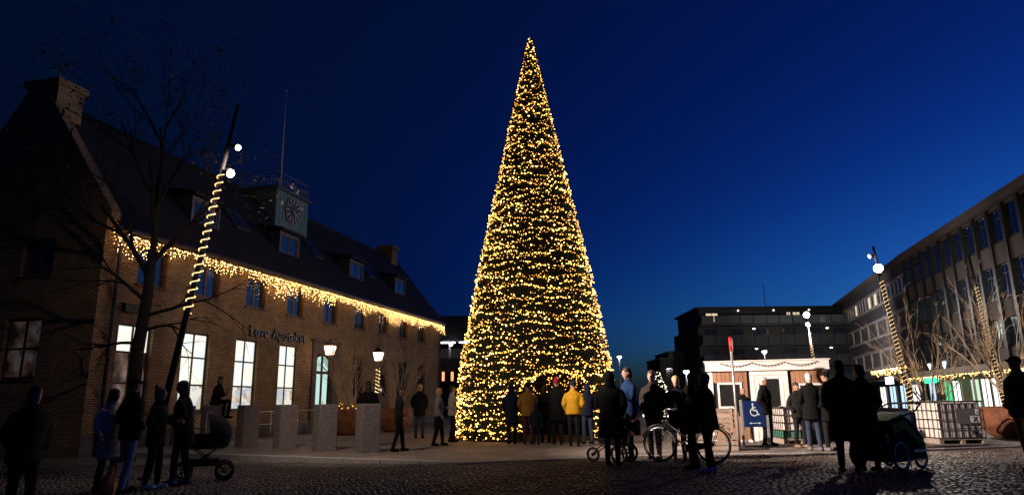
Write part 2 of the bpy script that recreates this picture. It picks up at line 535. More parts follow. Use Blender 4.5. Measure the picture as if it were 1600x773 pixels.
# near gable (faces the camera), far gable, back
gh=[(1.9,3.25,2.0,3.75),(1.8,3.0,5.0,6.15),(4.6,5.9,2.0,3.75)]
g=MB(); Tg=lambda u,d,z:(d,u,z)
g.wall(0,DEP,-.3,EAV,gh,.22,T=Tg)
PAR=.28
g.prism([(0,-.12,EAV),(0,DEP+.12,EAV),(0,DEP+.12,EAV+.25),(0,DEP/2+.3,RID+PAR+.12),(0,DEP/2-.3,RID+PAR+.12),(0,-.12,EAV+.25)],(.36,0,0))
g.build('gable_wall','brick',ph)
g=MB(); g.box(LEN-.3,LEN,0.01,DEP,-.3,EAV); g.prism([(LEN-.3,0,EAV),(LEN-.3,DEP,EAV),(LEN-.3,DEP/2,RID-.02)],(.3,0,0)); g.build('gable_wall','brick',ph)
MB().box(.3,LEN-.3,DEP-.25,DEP,-.3,EAV-.01).build('back_wall','brick',ph)
# roof
def slope(sgn):
    m=MB(); y0=-.3 if sgn>0 else DEP+.3; z0=EAV-.3*(RID-EAV)/(DEP/2)
    pts=[(.36,y0,z0),(.36,DEP/2,RID),(.36,DEP/2,RID+.12),(.36,y0,z0+.14)]
    m.prism(pts,(LEN-.36+.15,0,0)); return m
slope(1).build('roof','roof_tile',ph); slope(-1).build('roof','roof_tile',ph)
MB().tube([(.36,DEP/2,RID+.13),(LEN+.15,DEP/2,RID+.13)],.11,8).build('ridge_tile','roof_tile',ph)
MB().tube([(.0,-.36,EAV-.28),(LEN+.15,-.36,EAV-.28)],.075,8).build('gutter','zinc',ph)
MB().tube([(.5,-.33,EAV-.3),(.5,-.1,EAV-.7),(.5,-.1,-.1)],.055,8).build('downpipe','zinc',ph)
MB().tube([(LEN-.3,-.33,EAV-.3),(LEN-.3,-.1,EAV-.7),(LEN-.3,-.1,-.1)],.055,8).build('downpipe','zinc',ph)
# chimneys
def chim(x0,x1,y0,y1,z0,z1):
    m=MB(); m.box(x0,x1,y0,y1,z0,z1-.22); m.box(x0-.09,x1+.09,y0-.09,y1+.09,z1-.22,z1)
    o=m.build('chimney','brick',ph); MB().box(x0+.25,x1-.25,y0+.25,y1-.25,z1,z1+.08).build('flue','zinc',o); return o
ch=chim(.05,1.0,2.62,3.9,10.2,11.45)
a=MB(); a.tube([(.5,3.2,11.45),(.5,3.2,12.35)],.018,6); a.tube([(.5,2.75,12.15),(.5,3.75,12.15)],.012,5)
for k in range(5): a.tube([(.25,2.85+.2*k,12.15),(.75,2.85+.2*k,12.15)],.008,4)
a.build('aerial','zinc',ch)
chim(25.6,26.5,2.9,3.9,10.2,11.6)
# windows
def frame_mesh(a,b,c,d,y,w=.07,t=.06,muls=(.5,),trans=(),mi=0):
    m=MB()
    m.box(a,a+w,y,y+t,c,d); m.box(b-w,b,y,y+t,c,d); m.box(a+w,b-w,y,y+t,c,c+w); m.box(a+w,b-w,y,y+t,d-w,d)
    for q in muls:
        x=a+(b-a)*q; m.box(x-w*.55,x+w*.55,y+.004,y+t+.004,c+w,d-w)
    for q in trans:
        z=c+(d-c)*q; m.box(a+w,b-w,y+.008,y+t+.008,z-w*.45,z+w*.45)
    return m
def add_window(par,a,b,c,d,y,pane,fmat,w=.07,muls=(.5,),trans=(),sill=True,T=None,panes=None):
    m=frame_mesh(a,b,c,d,y,w,.06,muls,trans)
    if T: m.v=[T(*p) for p in m.v]
    o=m.build('window',fmat,par)
    us=[a]+[a+(b-a)*q for q in muls]+[b]; zs=[c]+[c+(d-c)*q for q in trans]+[d]
    k=0
    for i in range(len(us)-1):
        for j in range(len(zs)-1):
            p=MB(); p.box(us[i]+.03,us[i+1]-.03,y+.03,y+.045,zs[j]+.03,zs[j+1]-.03)
            if T: p.v=[T(*q) for q in p.v]
            p.build('pane',panes(i,j) if panes else pane,o); k+=1
    if sill:
        s_=MB().box(a-.05,b+.05,y-.19,y+.02,c-.07,c-.003)
        if T: s_.v=[T(*q) for q in s_.v]
        s_.build('sill',fmat,o)
    return o
for h in upper: add_window(ph,*h,.12,'window_glass','dark_timber',.085)
for i,h in enumerate(lower):
    add_window(ph,*h,.12,'window_lit','dark_timber',.06,trans=(.33,.68),panes=(lambda a,b:'window_poster' if b<2 else 'window_lit') if i==0 else (lambda a,b:'window_lit' if b else 'window_lit_low'))
for h in lower2: add_window(ph,*h,.12,'window_glass','dark_timber',.06,trans=(.6,))
T2=lambda x,y,z:(y,x,z)
for i,h in enumerate(gh): add_window(ph,*h,.12,'window_glass' if i==1 else 'window_poster_dim','dark_timber',.07,trans=((.5,) if i!=1 else ()),T=T2)
# door with arched transom in a dark timber portal
d=MB(); x0,x1,_,zt=door
d.box(x0-.35,x0,-.06,.22,.0,3.9); d.box(x1,x1+.35,-.06,.22,.0,3.9); d.box(x0-.35,x1+.35,-.062,.2,3.425,3.92); d.box(x0-.45,x1+.45,-.16,.02,3.92,4.02)
d.build('door_portal','dark_timber',ph)
dm=MB()
dm.box(x0,x0+.09,.13,.2,0,3.4); dm.box(x1-.09,x1,.13,.2,0,3.4); dm.box(x0+.09,x1-.09,.13,.2,2.55,2.66); dm.box((x0+x1)/2-.05,(x0+x1)/2+.05,.132,.198,0,3.4)
for sx in (x0+.09,(x0+x1)/2+.05): dm.box(sx,sx+.61,.134,.196,.0,.75)
do=dm.build('door','dark_timber',ph)
for sx in (x0+.1,(x0+x1)/2+.06):
    MB().box(sx,sx+.58,.15,.165,.76,2.54).build('pane','door_lit',do)
    n=8; c0=(x0+x1)/2; pts=[]
    lo,hi=sx,sx+.58
    pts=[(lo,.15,2.67),(hi,.15,2.67)]+[(hi+(lo-hi)*k/n,.15,2.67+.68*math.sqrt(max(.02,1-((hi+(lo-hi)*k/n-c0)/.78)**2))) for k in range(n+1)]
    MB().prism(pts,(0,.012,0)).build('transom_pane','door_lit',do)
MB().tube([((x0+x1)/2+.09,.10,.95),((x0+x1)/2+.09,.10,1.35)],.015,6).build('door_handle','galvanised',do)
st=MB()
for k in range(1): st.box(x0-.6,x1+.6,-1.1,-.06,-.05,.13)
st.build('door_step','kerbstone',ph)
# dormers
for c in (5.0,10.45,16.75,22.35):
    yf=.75; zb=EAV+yf*(RID-EAV)/(DEP/2); m=MB(); w=.72; zt=8.62
    yb=(zt-EAV)/((RID-EAV)/(DEP/2))
    for s in (-1,1):
        xx=c+s*w
        m.prism([(xx-.04,yf,zb-.1),(xx-.04,yb,zt),(xx-.04,yf,zt)],(.08,0,0))
    m.box(c-w+.04,c+w-.04,yf+.02,yf+.1,zb-.1,zb+.12); m.box(c-w+.04,c+w-.04,yf+.02,yf+.1,zt-.12,zt)
    dmr=m.build('dormer','zinc',ph)
    MB().prism([(c-w-.15,yf-.18,zt),(c-w-.15,yb+.5,zt+.30),(c-w-.15,yb+.5,zt+.42),(c-w-.15,yf-.18,zt+.12)],(2*w+.3,0,0)).build('dormer_roof','roof_tile',dmr)
    frame_mesh(c-w+.05,c+w-.05,zb+.12,zt-.12,yf+.03,.085).build('window_frame','dark_timber',dmr)
    for a_,b_ in ((c-w+.1,c-.03),(c+.03,c+w-.1)): MB().box(a_,b_,yf+.055,yf+.07,zb+.17,zt-.17).build('pane','window_glass',dmr)
# skylights lying in the front slope
for c in (7.7,13.6,19.4):
    k=(RID-EAV)/(DEP/2); ang=math.atan(k)
    M_=Matrix.Translation((c,1.5,EAV+1.5*k+.15))@Matrix.Rotation(ang,4,'X')
    sk=MB().box(-.42,.42,-.55,.55,0,.06,M=M_).build('skylight','zinc',ph)
    MB().box(-.34,.34,-.47,.47,.06,.068,M=M_).build('pane','window_glass',sk)
# clock turret
tx0,tx1,ty0,ty1,tz0,tz1=11.25,13.95,2.15,4.65,9.0,11.15
tm=MB().box(tx0,tx1,ty0,ty1,tz0,tz1).build('clock_turret','copper',ph)
for k in range(10):
    x=tx0+.02+(tx1-tx0)*k/10; MB().box(x,x+.27-.022,ty0-.022,ty0-.002,tz0,tz1-.02).build('cladding_board','copper',tm)
for k in range(9):
    y=ty0+.02+(ty1-ty0)*k/9; MB().box(tx0-.022,tx0-.002,y,y+.255,tz0,tz1-.02).build('cladding_board','copper',tm)
MB().box(tx0-.15,tx1+.15,ty0-.15,ty1+.15,tz1,tz1+.12).build('turret_cornice','zinc',tm)
cc=((tx0+tx1)/2,ty0-.03,10.36)
MB().prism([(cc[0]+.66*math.cos(2*PI*k/32),cc[1],cc[2]+.66*math.sin(2*PI*k/32)) for k in range(32)],(0,-.04,0)).build('clock_face','clock_black',tm)
MB().ring((cc[0],cc[1]-.045,cc[2]),(0,1,0),.63,.022,32,6).build('clock_rim','clock_gilt',tm)
MB().ring((cc[0],cc[1]-.045,cc[2]),(0,1,0),.30,.010,28,5).build('clock_ring','clock_gilt',tm)
for k in range(12):
    a_=2*PI*k/12; M_=Matrix.Translation((cc[0]+.47*math.sin(a_),cc[1]-.055,cc[2]+.47*math.cos(a_)))@Matrix.Rotation(a_,4,'Y')
    MB().box(-.045,.045,-.008,.008,-.10,.10,M=M_).build('hour_mark','clock_gilt',tm)
for a_,l in ((R(150),.34),(R(118),.5)):
    M_=Matrix.Translation((cc[0],cc[1]-.075,cc[2]))@Matrix.Rotation(a_,4,'Y')
    MB().box(-.028,.028,-.008,.008,-.08,l,M=M_).build('clock_hand','clock_gilt',tm)
rl=MB(); z=tz1+.12
for zz in (z+.38,z+.75):
    rl.tube([(tx0,ty0,zz),(tx1,ty0,zz),(tx1,ty1,zz),(tx0,ty1,zz),(tx0,ty0,zz)],.018,5)
rl.build('railing','rail_metal',tm)
bal=MB().tube([(0,0,z),(0,0,z+.75)],.011,5).mesh('baluster','rail_metal')
n=14
for k in range(n):
    link('baluster',bal,tm,(tx0+(tx1-tx0)*k/n,ty0,0)); link('baluster',bal,tm,(tx0,ty0+(ty1-ty0)*k/n,0))
    link('baluster',bal,tm,(tx1,ty0+(ty1-ty0)*k/n,0)); link('baluster',bal,tm,(tx0+(tx1-tx0)*k/n,ty1,0))
fp=MB(); fp.tube([(12.6,2.9,z),(12.55,2.9,16.75)],[.055,.025],8); fp.ell((12.55,2.9,16.8),(.06,.06,.06),8,6); fp.build('flagpole','pole_white',ph)
# small alarm box and lamp by the first window
MB().box(.9,1.4,-.14,-.002,3.95,4.2).build('wall_box','dark_metal',ph)
MB().tube([(2.2,-.02,4.3),(2.2,-.28,4.3),(2.2,-.28,4.0)],.03,6).build('wall_bracket','galvanised',ph)

# letters of the shop sign
def text_mesh(s,size,ext,matn):
    cu=bpy.data.curves.new('letter','FONT'); cu.body=s; cu.size=size; cu.extrude=ext
    o=bpy.data.objects.new('letter',cu); C.objects.link(o)
    bpy.context.view_layer.update()
    dg=bpy.context.evaluated_depsgraph_get()
    ev=o.evaluated_get(dg)
    me=bpy.data.meshes.new_from_object(ev); me.name='letter'
    w=max((v.co.x for v in me.vertices),default=0)
    bpy.data.objects.remove(o); bpy.data.curves.remove(cu)
    me.materials.clear(); me.materials.append(MAT[matn])
    return me,w
sg=thing('shop_sign','black raised letters reading Løve Apoteket on the brick above two lit windows','sign',PH_LOC,PH_ROT)
x=6.95
for chx in 'Løve Apoteket':
    if chx==' ': x+=.24; continue
    me,w=text_mesh(chx,.60,.035,'letter_black')
    link('letter',me,sg,(x,-.04,3.78),(R(90),0,0)); x+=w+.03

# ------------------------------------------------------------------ icicle lights under the eave
def bulb_add(V,F,p,r):
    o=len(V); x,y,z=p
    V+=[(x+r,y,z),(x-r,y,z),(x,y+r,z),(x,y-r,z),(x,y,z+r),(x,y,z-r)]
    F+=[(o,o+2,o+4),(o+2,o+1,o+4),(o+1,o+3,o+4),(o+3,o,o+4),(o+2,o,o+5),(o+1,o+2,o+5),(o+3,o+1,o+5),(o,o+3,o+5)]
def raw(V,F,name,m,parent,kind=None):
    b=MB(); b.v=V; b.f=F; b.m=[0]*len(F); b.sm=[False]*len(F)
    o=b.build(name,m,parent)
    if kind: o['kind']=kind
    return o
ic=thing('icicle_lights','warm white icicle light curtain hanging along the eave of the brick pharmacy','string lights',PH_LOC,PH_ROT)
def icicle(par,x0,x1,y,z,drops,rb,step=.12,seed=1,m='bulb_icicle',dz=.11,endwrap=None):
    r=random.Random(seed); V=[];F=[];cab=MB()
    cab.tube([(x0,y,z),(x1,y,z)],.008,4)
    x=x0; 
    while x<x1:
        dens=.75+.25*math.sin(x*1.7)+.2*math.sin(x*.6+2)
        n=1+int(r.random()**1.3*drops*dens)
        if n>1: cab.tube([(x,y,z),(x+r.uniform(-.03,.03),y+r.uniform(-.03,.03),z-n*dz)],.004,3,cap=False)
        for k in range(n):
            bulb_add(V,F,(x+r.uniform(-.05,.05),y+r.uniform(-.06,.05),z-.02-k*dz-r.uniform(0,.07)),rb*r.uniform(.5,1.2))
        x+=step*r.uniform(.6,1.4)
    cab.build('cable','cable',par)
    raw(V,F,'bulbs',m,par,'stuff')
icicle(ic,.1,LEN+.1,-.25,EAV-.38,6.5,.0105,.042)

# ------------------------------------------------------------------ right hand office building with dark ribs
R1_LOC=(30.38,52.23,0); R1_ROT=math.atan2(-19.21,-4.41)
b1=thing('office_building','brown panelled office block with dark vertical ribs and blue reflecting windows above shops','building',R1_LOC,R1_ROT)
L1=34.0
MB().box(0,L1,.25,14,3.0,11.98).build('wall','concrete_pink',b1)
MB().box(-.1,L1,-.35,14,11.5,12.02).build('cornice','cornice',b1)
rows=((9.55,11.3),(6.5,8.3),(3.9,5.4))
B=1.83; xf=.41
nb=int((L1-xf)/B)
wf={};wp={}
for z0,z1 in rows:
    wf[z0]=frame_mesh(.12,B-.12,z0,z1,.06,.05,.08,(.5,),(.72,)).mesh('window','dark_metal')
    wp[z0]=[MB().box(.2+i*(B/2-.14),.2+(i+1)*(B/2-.17),.09,.11,z0+.05,z1-.05).mesh('pane','office_glass') for i in (0,1)]
pan={}
for (a_,b_) in ((8.35,9.5),(5.45,6.45),(11.34,11.49),(3.02,3.85)):
    pan[a_]=MB().bevbox(.17,B-.17,.02,.25,a_,b_,.01).mesh('spandrel_panel','concrete_pink')
rib=MB().box(-.16,.16,-.10,.26,3.0,11.49).mesh('rib','dark_metal')
for k in range(nb+1):
    x=xf+k*B
    link('rib',rib,b1,(x,0,0))
    if k==nb: break
    for z0,_ in rows:
        w_=link('window',wf[z0],b1,(x,0,0))
        for p_ in wp[z0]: link('pane',p_,w_)
    for a_ in pan: link('spandrel_panel',pan[a_],b1,(x,0,0))
MB().box(1.0,2.6,1.0,3.0,12.0,12.75).build('roof_box','dark_metal',b1)
# ground floor: canopy and shop fronts
MB().box(-.5,L1,-1.35,.24,2.62,2.98).build('canopy','canopy',b1)
MB().box(0,L1,.6,1.0,-.05,2.62).build('shop_wall','canopy',b1)
shops=['shop_blue','canopy','shop_green','shop_white','canopy','shop_mint','shop_white','shop_white','shop_warm','shop_white','shop_warm','shop_mint','shop_white','shop_mint','shop_warm','shop_white','canopy','shop_white']
for k,mn in enumerate(shops):
    x=.4+k*1.5
    if mn=='canopy': continue
    f_=frame_mesh(x,x+1.34,.25,2.35,.5,.06).build('shop_window','pale_frame' if k%3 else 'dark_metal',b1)
    for i in (0,1): MB().box(x+.06+i*.62,x+.66+i*.62,.54,.56,.31,2.29).build('pane',mn,f_)
for k in range(0,8): MB().tube([(1+k*4,-1.2,0),(1+k*4,-1.2,2.62)],.06,8).build('canopy_post','pale_frame',b1)
gs=thing('green_shop_sign','glowing green oval sign under the canopy of the brown office block','sign',R1_LOC,R1_ROT)
MB().tube([(5.2,-1.2,2.35),(5.35,-1.2,2.35),(7.2,-1.2,2.35),(7.35,-1.2,2.35)],[.1,.2,.2,.1],10).build('sign_body','sign_green',gs)
MB().tube([(5.6,-1.2,2.5),(5.6,-1.2,2.63)],.02,5).build('hanger','dark_metal',gs); MB().tube([(6.95,-1.2,2.5),(6.95,-1.2,2.63)],.02,5).build('hanger','dark_metal',gs)
def heart(cx,cz,s):
    return [(cx+s*.0625*16*math.sin(t)**3, cz+s*.0625*(13*math.cos(t)-5*math.cos(2*t)-2*math.cos(3*t)-math.cos(4*t))) for t in [2*PI*k/24 for k in range(24)]]
for i,(cx,lab) in enumerate(((3.6,'small white heart sign on the dark fascia next to the ribbed corner'),(6.35,'larger white heart sign on the dark fascia over the shops'))):
    hs=thing('heart_sign',lab,'sign',R1_LOC,R1_ROT,'heart signs on the fascia')
    MB().prism([(x,-.26,z) for x,z in heart(cx,3.38,.24+.05*i)],(0,-.06,0)).build('heart','sign_cyan',hs)
    MB().box(cx-.9,cx+.9,-.255,-.222,3.02,3.75).build('backing_board','dark_metal',hs)
cl=thing('canopy_lights','warm string lights tucked under the shop canopy of the brown office block','string lights',R1_LOC,R1_ROT)
icicle(cl,.2,26,-1.25,2.6,4,.014,.13,5,'bulb_icicle',.1)

# ------------------------------------------------------------------ grey block further along the street
R2_LOC=(39.86,86.75,0); R2_ROT=math.atan2(-34.52,-9.48)
b2=thing('grey_office_building','grey three storey office block with pale framed window strips beside the brown block','building',R2_LOC,R2_ROT)
L2=35.75
MB().box(0,L2,.2,14,2.9,12.0).build('wall','grey_panel',b2)
MB().box(-.1,L2,-.25,14,11.7,12.05).build('cornice','cornice',b2)
BB=3.58
for (z0,z1,kind) in ((9.35,10.6,0),(6.6,8.05,1),(3.9,5.4,1)):
    MB().box(0,L2,.02,.21,z0-.12,z0-.005).build('sill_band','pale_frame',b2)
    MB().box(0,L2,.02,.21,z1+.005,z1+.12).build('head_band','pale_frame',b2)
    for k in range(10):
        x=k*BB+.05
        if kind==0 or k in (0,1): 
            f_=frame_mesh(x,x+BB-.12,z0,z1,.05,.11,.14,(.33,.66)).build('window','pale_frame',b2)
            for i in range(3):
                lit=(k,i) in ((6,1),(7,0),(4,2))
                MB().box(x+.1+i*(BB-.12)/3,x-.02+(i+1)*(BB-.12)/3,.12,.14,z0+.1,z1-.1).build('pane','lit_room' if lit and kind==0 else 'window_glass',f_)
        else:
            f_=frame_mesh(x,x+BB-.12,z0,z1,.05,.11,.14,()).build('window','pale_frame',b2)
            MB().box(x+.1,x+BB-.22,.12,.14,z0+.1,z1-.1).build('blind','blind_panel',f_)
MB().box(0,L2,.5,1,-.05,2.9).build('shop_wall','dark_metal',b2)
MB().box(4,L2-.3,-.5,.19,2.75,3.05).build('canopy','dark_metal',b2)
for k,mn in ((7,'shop_blue'),(6,'shop_white'),(9,'shop_white'),(8,'shop_blue'),(3,'shop_warm'),(4,'shop_white')):
    x=k*3.5+.6
    f_=frame_mesh(x,x+2.2,.3,2.3,.4,.08).build('shop_window','dark_metal',b2)
    for i in (0,1): MB().box(x+.08+i*1.03,x+1.07+i*1.03,.44,.46,.38,2.22).build('pane',mn,f_)
ws=tag(MB().bevbox(28.6,30.9,-.62,-.505,2.35,2.95,.02).build('white_shop_sign','sign_white',None,R2_LOC,(0,0,R2_ROT)),'glowing white box sign below the light curtain on the grey block','sign')
c2=thing('shopfront_lights','dense warm light curtain over the shops of the grey office block','string lights',R2_LOC,R2_ROT)
icicle(c2,24.0,L2-.2,-.6,3.62,7,.02,.14,9,'bulb_icicle',.11)
MB().box(24,L2-.2,-.58,-.1,3.6,3.68).build('light_rail','dark_metal',c2)
wl=thing('wall_lamp','cool white lamp on a short arm at the far corner of the grey block','lamp',R2_LOC,R2_ROT)
MB().tube([(1.5,.0,6.2),(1.5,-.7,6.2)],.04,6).build('arm','dark_metal',wl); MB().ell((1.5,-.8,6.1),(.22,.22,.18),12,8).build('lamp_head','flood_cool',wl)

# ------------------------------------------------------------------ dark apartment block closing the street
b3=thing('apartment_building','dark brick apartment block with balconies and a set back lit penthouse floor','building',(20.4,75,0))
W3=20.0
MB().box(0,W3,.3,12,-.05,9.05).build('wall','dark_brick',b3)
MB().box(.6,W3,1.8,12,9.05,11.2).build('penthouse','dark_metal',b3)
MB().box(.2,W3,1.4,12,11.2,11.42).build('roof','dark_metal',b3)
for z in (2.6,4.75,6.9,9.05):
    MB().box(-.15,W3,-.9,.29,z,z+.18).build('balcony_slab','slate_band',b3)
for k in range(14):
    x=.1+k*1.42
    MB().box(x,x+1.34,-.86,-.82,9.28,10.15).build('glass_panel','glass_balustrade',b3)
    for z in (7.1,4.95,2.8):
        MB().box(x,x+1.34,-.86,-.80,z,z+.95).build('balcony_panel','slate_band',b3)
for k in range(7):
    x=.6+k*2.84
    for z in (5.1,7.25,2.95):
        f_=frame_mesh(x,x+1.5,z,z+1.6,.2,.07).build('window','dark_metal',b3)
        for i in (0,1): MB().box(x+.07+i*.7,x+.73+i*.7,.24,.26,z+.07,z+1.53).build('pane','window_glass',f_)
for (x0_,x1_,z0_,z1_) in ((1.3,2.7,9.7,10.75),(10.4,10.9,10.35,10.8),(11.1,11.95,10.35,10.8)):
    f_=frame_mesh(x0_,x1_,z0_,z1_,1.72,.05,.07,(.5,),(.5,)).build('window','dark_metal',b3)
    for i in (0,1):
        w_=(x1_-x0_)/2
        MB().box(x0_+.03+i*w_,x0_+w_-.03+i*w_,1.75,1.77,z0_+.04,z1_-.04).build('pane','lit_room',f_)
for (x,z) in ((5.9,8.72),(6.0,6.55),(13.9,8.72),(14.1,6.6)):
    l_=MB().box(x-.16,x+.16,-.3,.1,z-.06,z+.1).build('balcony_lamp','dark_metal',b3); MB().box(x-.13,x+.13,-.32,-.301,z-.03,z+.07).build('lamp_glass','flood_soft',l_)
for x in (5.0,9.0,13.0,17.1):
    MB().ell((x,1.7,11.0),(.10,.08,.08),8,6).build('eave_lamp','bulb_white',b3)
MB().tube([(8.6,3,11.4),(8.6,3,14.2)],.04,5).build('aerial','dark_metal',b3)

b4=thing('low_building','low dark building with stepped flat roof left of the apartment block','building',(16.8,82,0))
MB().box(.6,6,0,8,-.05,6.1).build('wall','dark_brick',b4); MB().box(1.7,6,.2,8,6.1,6.95).build('upper_wall','dark_metal',b4)
MB().box(.4,6,-.3,8,6.0,6.12).build('roof_edge','dark_metal',b4)
for k in range(3):
    f_=frame_mesh(1.2+k*1.5,2.4+k*1.5,3.6,5.0,-.05,.06).build('window','dark_metal',b4)
    for i in (0,1): MB().box(1.26+k*1.5+i*.56,1.8+k*1.5+i*.56,-.02,-.005,3.66,4.94).build('pane','window_glass',f_)

b5=thing('parking_building','dark flat roofed block with a cool lit open deck seen past the brick gable','building',(-13,62,0))
m=MB(); m.box(0,13,.0,.4,6.7,8.9); m.box(0,13,0,.4,3.9,5.1); m.box(0,13,0,.4,-.05,.5); m.box(0,13,10,10.3,-.05,8.9); m.box(0,.4,.4,10,-.05,8.9); m.box(0,13,.4,10,8.6,8.88)
m.build('wall','dark_brick',b5)
MB().box(.4,13,.41,9.9,5.0,5.15).build('deck','slate_band',b5); MB().box(.4,13,.41,9.9,6.75,6.9).build('ceiling','slate_band',b5)
MB().box(.4,13,9.6,9.9,5.15,6.7).build('deck_wall','pale_frame',b5)
for x in (2.5,5.0,7.2,9.6): MB().box(x,x+.2,.05,.35,5.1,6.7).build('column','pale_frame',b5)
for x in (6.3,8.0): 
    tb=MB().box(x,x+1.3,2,2.1,6.62,6.72).build('tube_lamp','flood_cool',b5)
MB().ell((7.45,-.5,6.3),(.16,.16,.14),12,8).build('lamp_head','flood_cool',b5); MB().tube([(7.45,.05,6.5),(7.45,-.5,6.45)],.03,5).build('lamp_arm','dark_metal',b5)
for x in (6.0,6.75,7.55): 
    h_=MB().box(x-.12,x+.12,-.22,-.002,3.0,3.1).build('wall_light','dark_metal',b5); MB().lathe([(.09,0),(.12,.05),(.12,.75),(.09,.8)],10,(x,-.12,3.1)).build('lamp_shade','orange_lamp',h_)

for i,(x,w,y,h,lab) in enumerate(((-6,9,150,4.2,'far gabled house hidden mostly by the lit tree'),(6,8,138,4.6,'far gabled house at the end of the street, taller one'),(15,9,160,3.6,'far low house at the end of the street, right of its taller neighbour'))):
    h_=thing('far_house',lab,'house',(x,y,0),0,'far houses closing the street')
    MB().box(0,w,0,7,-.1,h-1.4).build('wall','dark_brick',h_)
    MB().prism([(-.2,-.3,h-1.45),(-.2,7.3,h-1.45),(-.2,3.5,h+.4)],(w+.4,0,0)).build('roof','roof_tile',h_)
    for k in range(3):
        MB().box(1+k*2.5,2+k*2.5,-.04,-.005,1,2.2).build('window','lit_room' if k==i else 'window_glass',h_)
# ------------------------------------------------------------------ the great light tree
PROF=[(0,2.74),(.8,2.73),(2.0,2.66),(2.8,2.55),(5.66,2.03),(8.78,1.37),(12.74,.55),(15.05,.05)]
def prof(z,P=PROF):
    for (a,b),(c,d) in zip(P,P[1:]):
        if a<=z<=c: return b+(d-b)*(z-a)/(c-a)
    return P[-1][1]
def in_arch(x,y,z,m=0.0):
    if y>-.6: return False
    u=(x-.55)/(1.12+m)
    return abs(u)<1 and z<1.35+(.75+m)*math.sqrt(1-u*u)
def light_tree(name,label,loc,H,P,arch,rows,bs,seed,bm=('bulb_bright','bulb','bulb_dim'),spr=.022,rb=.018):
    r=random.Random(seed)
    t=thing(name,label,'christmas tree',loc)
    # dark core shell (closed surface with a walk-in opening)
    m=MB(); na=96; zs=[H*k/90 for k in range(91)]
    for sc,flip in ((.94,False),(.90,True)):
        o=len(m.v)
        for z in zs:
            rr=prof(z/H*15.05,P)*sc
            for k in range(na):
                a=2*PI*k/na; m.v.append((rr*math.cos(a),rr*math.sin(a),z*.995))
        for j in range(90):
            for k in range(na):
                a=2*PI*(k+.5)/na; rr=prof(zs[j]/H*15.05,P)*sc
                if arch and in_arch(rr*math.cos(a),rr*math.sin(a),zs[j]+.05): continue
                f=(o+j*na+k,o+j*na+(k+1)%na,o+(j+1)*na+(k+1)%na,o+(j+1)*na+k)
                m.f.append(f[::-1] if flip else f); m.m.append(0); m.sm.append(True)
    m.build('core','tree_core',t)
    V=[];F=[];V2=[];F2=[]; B=[([],[]),([],[]),([],[])]
    cab=MB()
    dz=H/rows
    for i in range(rows):
        z0=dz*(i+.35)
        rr=prof(z0/H*15.05,P); circ=2*PI*rr
        ph1,ph2,ph3=r.uniform(0,6.3),r.uniform(0,6.3),r.uniform(0,6.3)
        def zrow(a): return z0+dz*(.30*math.sin(3*a+ph1)+.22*math.sin(7*a+ph2)+.12*math.sin(17*a+ph3))
        n=max(6,int(circ/spr))
        for k in range(n):
            a=2*PI*(k+r.random())/n; z=zrow(a)+r.gauss(0,dz*.28)
            if z<.02: z=.02+r.random()*.1
            if z>H: continue
            R_=prof(min(z/H*15.05,15.0),P)
            if arch and in_arch(R_*math.cos(a),R_*math.sin(a),z): continue
            c,s=math.cos(a),math.sin(a)
            p=Vector((R_*c*.95,R_*s*.95,z))
            d=Vector((c,s,0))*r.uniform(.2,.9)+Vector((-s,c,0))*r.uniform(-1,1)+Vector((0,0,1))*r.uniform(-.7,.7)
            d.normalize(); L=bs*r.uniform(.6,1.3); w=d.cross(Vector((r.uniform(-1,1),r.uniform(-1,1),1))).normalized()*.012*(bs/.15)
            tgt=(V,F) if r.random()<.8 else (V2,F2)
            o=len(tgt[0]); q=p+d*L
            tgt[0].extend([tuple(p-w),tuple(p+w),tuple(q)]); tgt[1].append((o,o+1,o+2))
            o=len(tgt[0]); e=(d+Vector((-s,c,.3))*r.choice((-.8,.8))).normalized()*L*.6; h=p+d*L*.4
            tgt[0].extend([tuple(h-w),tuple(h+w),tuple(h+e)]); tgt[1].append((o,o+1,o+2))
        nb=max(4,int(circ/(.050*rb/.018)))
        gain=[r.uniform(.3,1) for _ in range(10)]
        pts=[]
        for k in range(nb):
            a=2*PI*(k+r.uniform(-.35,.35))/nb
            gq=gain[int((a%(2*PI))/(2*PI)*10)%10]
            z=zrow(a)+r.gauss(0,dz*(.10 if i%2 else .34)); R_=prof(max(0,min(z/H*15.05,15.0)),P)
            if z<.05 or z>H: continue
            x,y=R_*math.cos(a),R_*math.sin(a)
            if arch and in_arch(x,y,z,-.08): continue
            if r.random()<.30-.12*gq: continue
            off=r.uniform(.955,1.025)
            q=r.random()
            c_=0 if q<.34*gq else (1 if q<.75*gq+.15 else 2)
            bulb_add(B[c_][0],B[c_][1],(x*off,y*off,z),rb*(1.25 if c_==0 else (.85 if c_==1 else .62))*r.uniform(.55,1.4))
    raw(V,F,'foliage','needle',t,'stuff'); raw(V2,F2,'dry_foliage','needle_dry',t,'stuff')
    if arch:
        for k in range(620):        # lights lining the room inside the tree
            a=r.uniform(.12*PI,.88*PI); z=r.uniform(.9,3.2)**1.0; R_=prof(z,P)*.87
            c_=1 if r.random()<.45 else 2
            bulb_add(B[c_][0],B[c_][1],(R_*math.cos(a),R_*math.sin(a),z),.017)
        for k in range(90):         # a denser line round the doorway
            u=-1+2*k/89; x=.55+1.16*u; z=1.35+.80*math.sqrt(max(0,1-u*u)) if abs(u)<.995 else r.uniform(.2,1.35)
            R_=prof(z,P)
            if R_*R_-x*x<=0: continue
            y=-math.sqrt(R_*R_-x*x)
            c_=1 if r.random()<.5 else 2
            bulb_add(B[c_][0],B[c_][1],(x+r.uniform(-.04,.04),y*1.01,z+r.uniform(-.05,.05)),.02)
